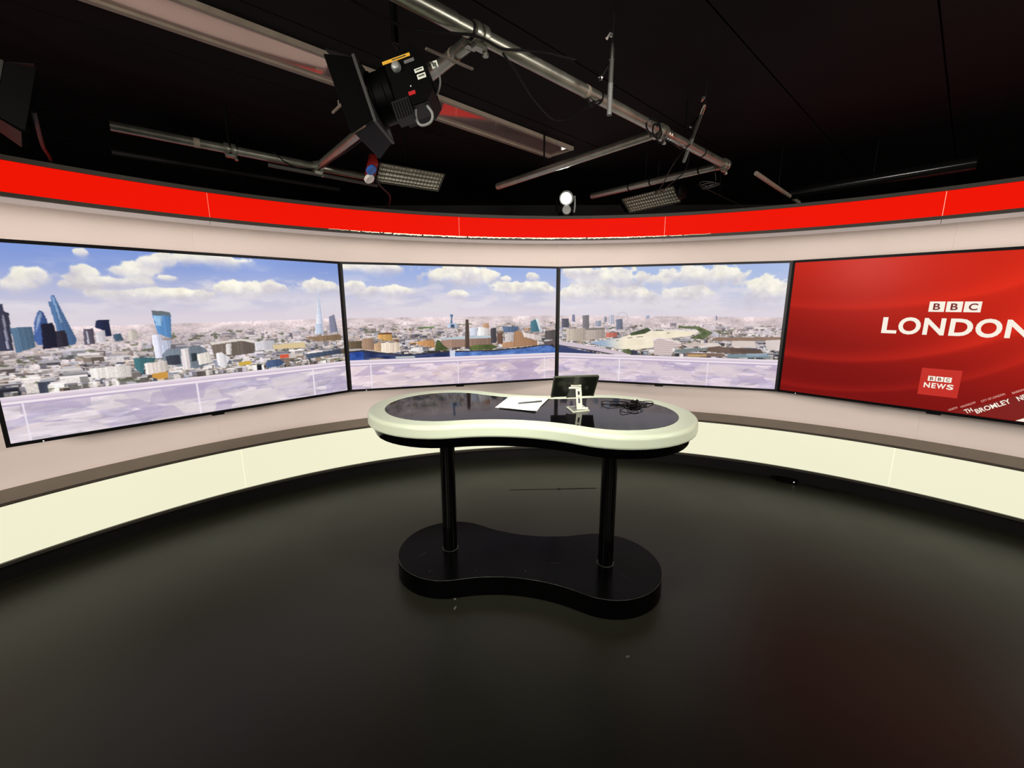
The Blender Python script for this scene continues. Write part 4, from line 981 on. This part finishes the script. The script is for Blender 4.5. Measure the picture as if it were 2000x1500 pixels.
# loose cables on the grid
cb = MB().tube(smooth_path([(-0.62, 1.30, 2.47), (-0.456, 1.446, 2.44), (-0.321, 1.523, 2.42), (-0.177, 1.545, 2.418), (-0.13, 1.560, 2.422), (-0.084, 1.600, 2.428), (-0.033, 1.655, 2.432), (0.047, 1.69, 2.445), (0.12, 1.78, 2.485), (0.25, 1.86, 2.50)], 6), .0042, 10).build('black_cable', 'black_rubber')
tag(cb, 'black cable draped over the thick diagonal pipe near its clamp', 'cable')
cb = MB().tube(smooth_path([(-0.03, 1.68, 2.43), (0.021, 1.757, 2.405), (0.086, 1.913, 2.39), (0.177, 2.090, 2.385), (0.239, 2.135, 2.39), (0.30, 2.081, 2.40), (0.372, 2.035, 2.425), (0.40, 2.07, 2.445)], 6), .004, 8).build('black_cable', 'black_rubber')
tag(cb, 'thin black cable hanging in a loop below the diagonal pipe', 'cable')
m = MB()
for c_, r_, ph in (((0.71, 2.315, 2.43), .045, 0.2), ((0.745, 2.36, 2.425), .035, 1.3), ((0.79, 2.44, 2.43), .03, 2.0)):
    m.tube([(c_[0] + r_ * math.cos(a) * .8, c_[1] + r_ * .5 * math.sin(a + ph), c_[2] + r_ * math.sin(a)) for a in [k_ * math.pi / 9 for k_ in range(18)]], .004, 8, closed=True)
m.tube(smooth_path([(0.80, 2.46, 2.43), (0.87, 2.47, 2.405), (0.95, 2.58, 2.415), (0.99, 2.66, 2.44)], 5), .004, 8)
tag(m.build('cable_coil', 'black_rubber'), 'knot of black cable loops hung at the pipe junction', 'cable')
m = MB().tube(smooth_path([(1.02, 2.62, 2.45), (0.975, 2.66, 2.40), (0.99, 2.85, 2.37), (1.04, 3.10, 2.36), (1.09, 3.40, 2.37), (1.12, 3.47, 2.43)], 6), .0035, 8)
m.tube(smooth_path([(1.06, 2.72, 2.45), (1.07, 2.80, 2.36), (1.05, 3.0, 2.33), (1.10, 3.30, 2.36), (1.13, 3.44, 2.42)], 6), .0035, 8)
tag(m.build('black_cable', 'black_rubber'), 'pair of thin black cables hanging beside the tilted microphone', 'cable')
m = MB(); cc_ = C3 + dC * .10 + Vector((0, 0, -.10))
for k_ in range(3):
    m.tube([cc_ + Vector((.06 * math.cos(a) + .01 * k_, .03 * math.sin(a), .022 * math.sin(a + .5 * k_) - .008 * k_)) for a in [j_ * math.pi / 10 for j_ in range(20)]], .0022, 6, closed=True)
m.tube([cc_ + Vector((.05, 0, .02)), C3 + dC * .06 + Vector((0, 0, -PR))], .0022, 6)
tag(m.build('wire_coil', 'door_grey'), 'small coil of grey wire hanging at the far pipe end', 'cable')

# hanging microphones
def microphone(top, bot, label, side):
    top = Vector(top); bot = Vector(bot); d = (bot - top)
    t = thing('hanging_microphone', label, 'microphone', Matrix.Translation(top), 'microphones hung from the ceiling')
    L_ = d.length; d.normalize()
    MB().cyl((top.x, top.y, ZC), top, .003, 8).build('suspension_wire', 'black_rubber', t, world=True)
    MB().tube([top, top + d * .02, top + d * .055], [.006, .010, .010], 16).build('connector', 'steel_bright', t, world=True)
    MB().tube([top + d * .055, top + d * L_ * .55], [.0095, .0095], 16).build('body', 'door_grey', t, world=True)
    pts = []; rs_ = []
    n_ = 26
    for i in range(n_ + 1):
        for k2, rr in ((0, .0105), (.45, .0105), (.5, .0085), (.95, .0085)):
            pts.append(top + d * (L_ * .55 + L_ * .45 * min(1, (i + k2) / n_))); rs_.append(rr)
    out = [pts[0]]; orr = [rs_[0]]
    for a_, r_ in zip(pts[1:], rs_[1:]):
        if (a_ - out[-1]).length > 1e-5: out.append(a_); orr.append(r_)
    MB().tube(out, orr, 14).build('slotted_tip', 'grip_grey', t, world=True)
    s_ = Vector(side)
    MB().tube([top + Vector((0, 0, .03)), top + s_ * .4 + Vector((0, 0, .035)), top + s_ * .8 + Vector((0, 0, .02))], [.007, .009, .006], 10).build('spring_clip', 'steel_bright', t, world=True)
    MB().tube([top + d * .06, top + d * .10 + s_ * 1.0, top + d * .13 + s_ * 1.6], [.005, .007, .005], 10).build('cable_grip', 'black_metal', t, world=True)
    MB().tube([top + d * .115 + s_ * 1.3, top + d * .12 + s_ * 1.42], [.009, .009], 12).build('grip_ring', 'steel_bright', t, world=True)
microphone((0.402, 1.90, 2.575), (0.400, 1.90, 2.318), 'upright rod microphone hanging in front of the thick diagonal pipe', (-.03, .0, -.002))
microphone((1.005, 2.42, 2.575), (1.048, 2.77, 2.405), 'tilted rod microphone hanging near the far pipe end', (-.02, .02, -.004))

# ---------------------------------------------------------------- lamps
def barn_lamp(M_, label, full=True):
    t = thing('barn_door_lamp', label, 'stage lamp', M_, 'barn door lamps')
    # local: x along the beam, y towards the desk side, z up
    bo = [(-.085, -.060), (-.085, .045), (-.060, .085), (.050, .085), (.050, -.085), (-.055, -.085)]
    Mx_ = Matrix(((1, 0, 0, 0), (0, 0, 1, 0), (0, 1, 0, 0), (0, 0, 0, 1)))
    body = MB().prism(bo, -.078, .078, Mx_).build('housing', 'black_metal', t, smooth=0)
    RY = Matrix.Rotation(R_(90), 4, 'Y')
    MB().lathe([(.080, .050), (.088, .055), (.088, .075), (.083, .080), (.083, .115), (.090, .118), (.090, .128), (.078, .128), (.078, .06)], 40, RY, caps=False).build('lens_drum', 'black_metal', t)
    MB().lathe([(.077, .098), (.05, .108), (.001, .112)], 36, RY, caps=True).build('lens', 'black_gloss', t)
    fr = MB()
    for c_, d_ in (((.134, 0, .100), (.010, .21, .012)), ((.134, 0, -.100), (.010, .21, .012)), ((.134, .100, 0), (.010, .012, .19)), ((.134, -.100, 0), (.010, .012, .19))): fr.box(c_, d_)
    fr.build('door_frame', 'door_grey', t, smooth=0)
    for axis, sg, ang_, len_ in (('y', 1, 12, .085), ('y', -1, 20, .085), ('z', 1, 25, .08), ('z', -1, 22, .075)):
        w0, w1 = .098, .125
        c_, s_ = math.cos(R_(ang_)), math.sin(R_(ang_))
        if axis == 'y':
            vs = [(.140, sg * .102, -w0), (.140, sg * .102, w0), (.140 + len_ * c_, sg * (.102 + len_ * s_), w1), (.140 + len_ * c_, sg * (.102 + len_ * s_), -w1)]
        else:
            vs = [(.140, -w0, sg * .102), (.140, w0, sg * .102), (.140 + len_ * c_, w1, sg * (.102 + len_ * s_)), (.140 + len_ * c_, -w1, sg * (.102 + len_ * s_))]
        th = Vector((-.002, 0, 0)); vs2 = [tuple(Vector(v) + th + (Vector((0, sg * .0015, 0)) if axis == 'y' else Vector((0, 0, sg * .0015)))) for v in vs]
        m = MB(); m.add(vs + vs2, [(0, 1, 2, 3), (7, 6, 5, 4), (0, 4, 5, 1), (1, 5, 6, 2), (2, 6, 7, 3), (3, 7, 4, 0)])
        dr = m.build('barn_door', 'black_metal', t, smooth=0)
    MB().tube(smooth_path([(0, 0, .155), (0, -.05, .150), (0, -.088, .125), (0, -.094, .06), (0, -.088, 0)], 4), .007, 10).build('yoke', 'black_metal', t)
    if full:
        m = MB().box((.005, .0792, .062), (.098, .0024, .010)); m.build('yellow_label', 'label_yellow', body, smooth=0)
        m = MB(); m.box((-.005, .0806, .062), (.05, .001, .003)); m.build('label_print', 'label_ink', body, smooth=0)
        MB().box((-.035, .0792, .044), (.035, .0024, .010)).build('grey_label', 'grip_grey', body, smooth=0)
        MB().lathe([(.016, 0), (.016, .010), (.011, .018), (.006, .020)], 20, Matrix.Translation((.012, .078, .038)) @ Matrix.Rotation(R_(-90), 4, 'X')).build('tilt_knob', 'disc_grey', t)
        for x_, z_, w_, h_ in ((-.058, .008, .032, .012), (-.060, -.012, .030, .015)):
            lb_ = MB().box((x_, .0792, z_), (w_, .0024, h_)).build('white_label', 'label_white', body, smooth=0)
            MB().box((x_, .0807, z_ + .001), (w_ * .7, .0008, h_ * .25)).build('label_print', 'label_ink', body, smooth=0)
        MB().box((-.012, .0792, -.050), (.024, .0026, .011)).build('red_display', 'display_red', body, smooth=0)
        MB().box((-.015, .0792, -.030), (.004, .004, .004)).build('switch', 'cap_white', body, smooth=0)
        vb = MB().box((.035, .055, -.088), (.062, .055, .062)).build('ballast_box', 'vent_black', t, smooth=0)
        m = MB()
        for k_ in range(6): m.box((.011 + k_ * .0095, .0835, -.088), (.003, .003, .052))
        m.build('cooling_fin', 'black_metal', vb, smooth=0)
        MB().box((-.018, .02, -.0865), (.075, .10, .004)).build('bottom_plate', 'vent_black', t, smooth=0)
        MB().tube(smooth_path([(-.045, .05, -.088), (-.055, .05, -.118), (-.040, .05, -.142), (-.006, .05, -.142), (.004, .05, -.118), (-.004, .05, -.088)], 5), .0045, 10).build('carry_handle', 'disc_grey', t)
        tg_ = MB().box((-.112, .05, .022), (.022, .003, .022)).build('hanging_tag', 'label_white', t, smooth=0)
        MB().box((-.112, .0518, .022), (.012, .0006, .010)).build('label_print', 'label_ink', tg_, smooth=0)
        MB().tube(smooth_path([(-.086, .03, .04), (-.105, .05, .03), (-.118, .05, .005), (-.112, .045, -.035), (-.088, .03, -.06)], 5), .0035, 8).build('safety_cable', 'grip_grey', t)
    inv = M_.inverted(); top_ = M_ @ Vector((0, 0, .155)); up_ = inv @ Vector((top_.x, top_.y, ZC))
    MB().cyl((0, 0, .150), up_, .012, 14).build('hanging_spigot', 'black_metal', t)
    return t
c17, s17 = math.cos(R_(17)), math.sin(R_(17))
barn_lamp(frame((-0.362, 1.672, 2.312), (-c17, .02, -s17), (0, 0, 1)), 'black barn door lamp with yellow and white stickers hanging near the pipe clamp')
barn_lamp(frame((-2.10, 1.74, 2.40), (.62, .70, -.25), (0, 0, 1)), 'dim black barn door lamp in the dark at the far left', full=False)

def tube_lamp(M_, label, LN, HT, caps):
    t = thing('tube_lamp', label, 'stage lamp', M_, 'tube lamps above the set')
    # local x along the tubes, -z is the open face, y across
    m = MB(); m.loft([[(sx * (LN / 2 + .01) * f, sy * (HT / 2 + .006) * f2, z) for sx, sy in ((-1, -1), (1, -1), (1, 1), (-1, 1))] for z, f, f2 in ((.075, .96, .45), (.045, 1, .85), (0.0, 1, 1), (0.0, .985, .94), (.035, .985, .80), (.060, .95, .45))], cap0=True, cap1=True)
    m.build('housing', 'black_metal', t, smooth=0)
    MB().loft([[(sx * LN / 2 * .98, sy * HT / 2 * f2, z) for sx, sy in ((-1, -1), (1, -1), (1, 1), (-1, 1))] for z, f2 in ((.002, .93), (.034, .79), (.050, .45))], cap1=True).build('reflector', 'reflector', t, smooth=0)
    for k_ in range(4):
        y_ = HT * (-.36 + .24 * k_)
        MB().tube([(-LN * .46, y_, .016), (LN * .44, y_, .016), (LN * .455, y_, .016)], [.0085, .0085, .004], 12).build('tube', 'tube_glass', t)
    m = MB(); nx_ = int(LN / .024)
    for i in range(nx_ + 1): m.box((-LN / 2 + LN * i / nx_, 0, -.004), (.0012, HT, .008))
    for i in range(6): m.box((0, -HT / 2 + HT * i / 5, -.004), (LN, .0012, .008))
    m.build('egg_crate_grid', 'crate_wire', t, smooth=0)
    if caps:
        eb = MB().box((-LN / 2 - .035, 0, .025), (.045, HT * 1.05, .08), ch=.004).build('end_box', 'cap_red', t, smooth=0)
        RZ = Matrix.Rotation(R_(90), 4, 'Y')
        for y_, mt_ in ((-.036, 'cap_blue'), (.033, 'cap_white')):
            MB().lathe([(.030, 0), (.034, .004), (.034, .018), (.029, .022), (.027, .020)], 28, Matrix.Translation((-LN / 2 - .060, y_, -.022)) @ Matrix.Rotation(R_(180), 4, 'Y') @ Matrix.Rotation(R_(-22), 4, 'Y')).build('round_cap', mt_, t)
    else:
        MB().lathe([(.05, 0), (.055, .01), (.055, .03), (.04, .04)], 24, Matrix.Translation((LN / 2 + .015, 0, .02)) @ Matrix.Rotation(R_(90), 4, 'Y')).build('end_knob', 'black_metal', t)
        MB().box((-LN / 2 - .03, 0, .03), (.04, HT * .9, .07), ch=.005).build('end_box', 'black_metal', t, smooth=0)
    inv = M_.inverted(); o_ = M_.translation
    a_ = M_ @ Vector((0, 0, .07)); m = MB()
    m.tube([(-LN * .25, 0, .06), (0, 0, .14), (LN * .25, 0, .06)], .006, 8)
    m.build('bracket', 'black_metal', t)
    w_ = M_ @ Vector((0, 0, .14)); MB().cyl((0, 0, .135), inv @ Vector((w_.x, w_.y, ZC)), .008, 10).build('drop_rod', 'black_metal', t)
    return t
def lamp_frame(c, xd, nrm): return frame(c, xd, -Vector(nrm))
tube_lamp(lamp_frame((-0.690, 3.10, 2.405), (.83, .55, .0), (.50 * .55, -.86 * .55, -.80)), 'fluorescent tube lamp with blue and white round end caps', .45, .150, True)
tube_lamp(lamp_frame((1.130, 3.66, 2.380), (.575, -.82, 0), (-.82 * .62, -.575 * .62, -.75)), 'fluorescent tube lamp with wire grid hanging right of the lit spotlight', .49, .150, False)
fl = thing('lamp_flap', 'dull olive lamp flap hanging at the right of the wire grid lamp', 'lamp flap', Matrix.Translation((1.75, 3.55, 2.36)))
m = MB(); vs = [(1.42, 3.45, 2.445), (1.50, 3.36, 2.372), (1.92, 3.72, 2.345), (1.86, 3.80, 2.40)]
m.add(vs + [(x, y + .004, z + .004) for x, y, z in vs], [(0, 1, 2, 3), (7, 6, 5, 4), (0, 4, 5, 1), (1, 5, 6, 2), (2, 6, 7, 3), (3, 7, 4, 0)])
m.build('flap_plate', 'trim_dark', fl, world=True, smooth=0)
MB().cyl((1.66, 3.59, 2.40), (1.66, 3.59, ZC), .006, 8).build('drop_rod', 'black_metal', fl, world=True)

# lit moving-head spotlight standing on the fascia
hx, hy = 0.489, 4.035
sp = thing('moving_spotlight', 'small lit spotlight standing on top of the red band', 'stage lamp', Matrix.Translation((hx, hy, 2.312)))
aim = (Vector((0.35, 0.4, 1.9)) - Vector((hx, hy, 2.479))).normalized()
MB().lathe([(.062, 2.312), (.064, 2.318), (.064, 2.352), (.055, 2.362), (.03, 2.366)], 32, Matrix.Translation((hx, hy, 0))).build('base', 'black_metal', sp, world=True)
MB().lathe([(.036, 0), (.040, .006), (.036, .012)], 28, Matrix.Translation((hx, hy - .058, 2.370)) @ Matrix.Rotation(R_(90), 4, 'X')).build('front_disc', 'disc_grey', sp, world=True)
MB().tube(smooth_path([(hx + .075, hy, 2.36), (hx + .082, hy, 2.42), (hx + .078, hy, 2.50)], 4), .009, 10).build('fork_arm', 'disc_grey', sp, world=True)
MB().tube(smooth_path([(hx - .075, hy, 2.36), (hx - .082, hy, 2.42), (hx - .078, hy, 2.50)], 4), .009, 10).build('fork_arm', 'black_metal', sp, world=True)
HM = frame((hx, hy, 2.479), aim.cross(Vector((0, 0, 1))), aim)
MB().lathe([(.030, -.07), (.055, -.05), (.066, -.01), (.066, .035), (.062, .045), (.056, .045), (.050, .028)], 36, HM, caps=False).build('head_shell', 'black_metal', sp, world=True)
MB().lathe([(.001, .034), (.030, .032), (.049, .024)], 32, HM, caps=False).build('lens', 'lens_lit', sp, world=True)
MB().tube([HM @ Vector((.060 * math.cos(a), .060 * math.sin(a), .046)) for a in [k_ * math.pi / 16 for k_ in range(32)]], .0028, 8, closed=True).build('lens_ring', 'disc_grey', sp, world=True)
l = bpy.data.lights.new('moving_spotlight_beam', 'SPOT'); l.energy = 25; l.spot_size = R_(26); l.spot_blend = .8; l.color = (1, .98, .88); l.shadow_soft_size = .03
lo = bpy.data.objects.new('moving_spotlight_beam', l); COL.objects.link(lo); lo.location = HM @ Vector((0, 0, .060))
lo.rotation_euler = aim.to_track_quat('-Z', 'Y').to_euler()

# stray bits seen in the dark above the set
st_ = MB().tube([(-1.042, 2.713, 2.655), (-0.916, 2.58, 2.662)], .008, 10); st_.cyl((-0.98, 2.645, 2.66), (-0.98, 2.645, ZC), .004, 8)
tag(st_.build('short_bar', 'panel_frame'), 'short pale bar fixed to the dark ceiling left of the lamp', 'bar')
m = MB().tube(smooth_path([(-1.93, 1.88, 2.33), (-2.02, 1.97, 2.31), (-2.258, 2.21, 2.31), (-2.42, 2.39, 2.322), (-2.60, 2.58, 2.322)], 5), .008, 8)
tag(m.build('black_cable', 'vent_black'), 'dim grey cable trailing down from the far left lamp', 'cable')
m = MB().tube(smooth_path([(-0.905, 2.95, 2.40), (-0.895, 3.06, 2.35), (-0.90, 3.30, 2.345), (-0.95, 3.50, 2.345), (-1.00, 3.62, 2.330), (-1.05, 3.70, 2.320)], 6), .006, 8)
tag(m.build('black_cable', 'vent_black'), 'grey cable hanging below the left tube lamp to the red band', 'cable')
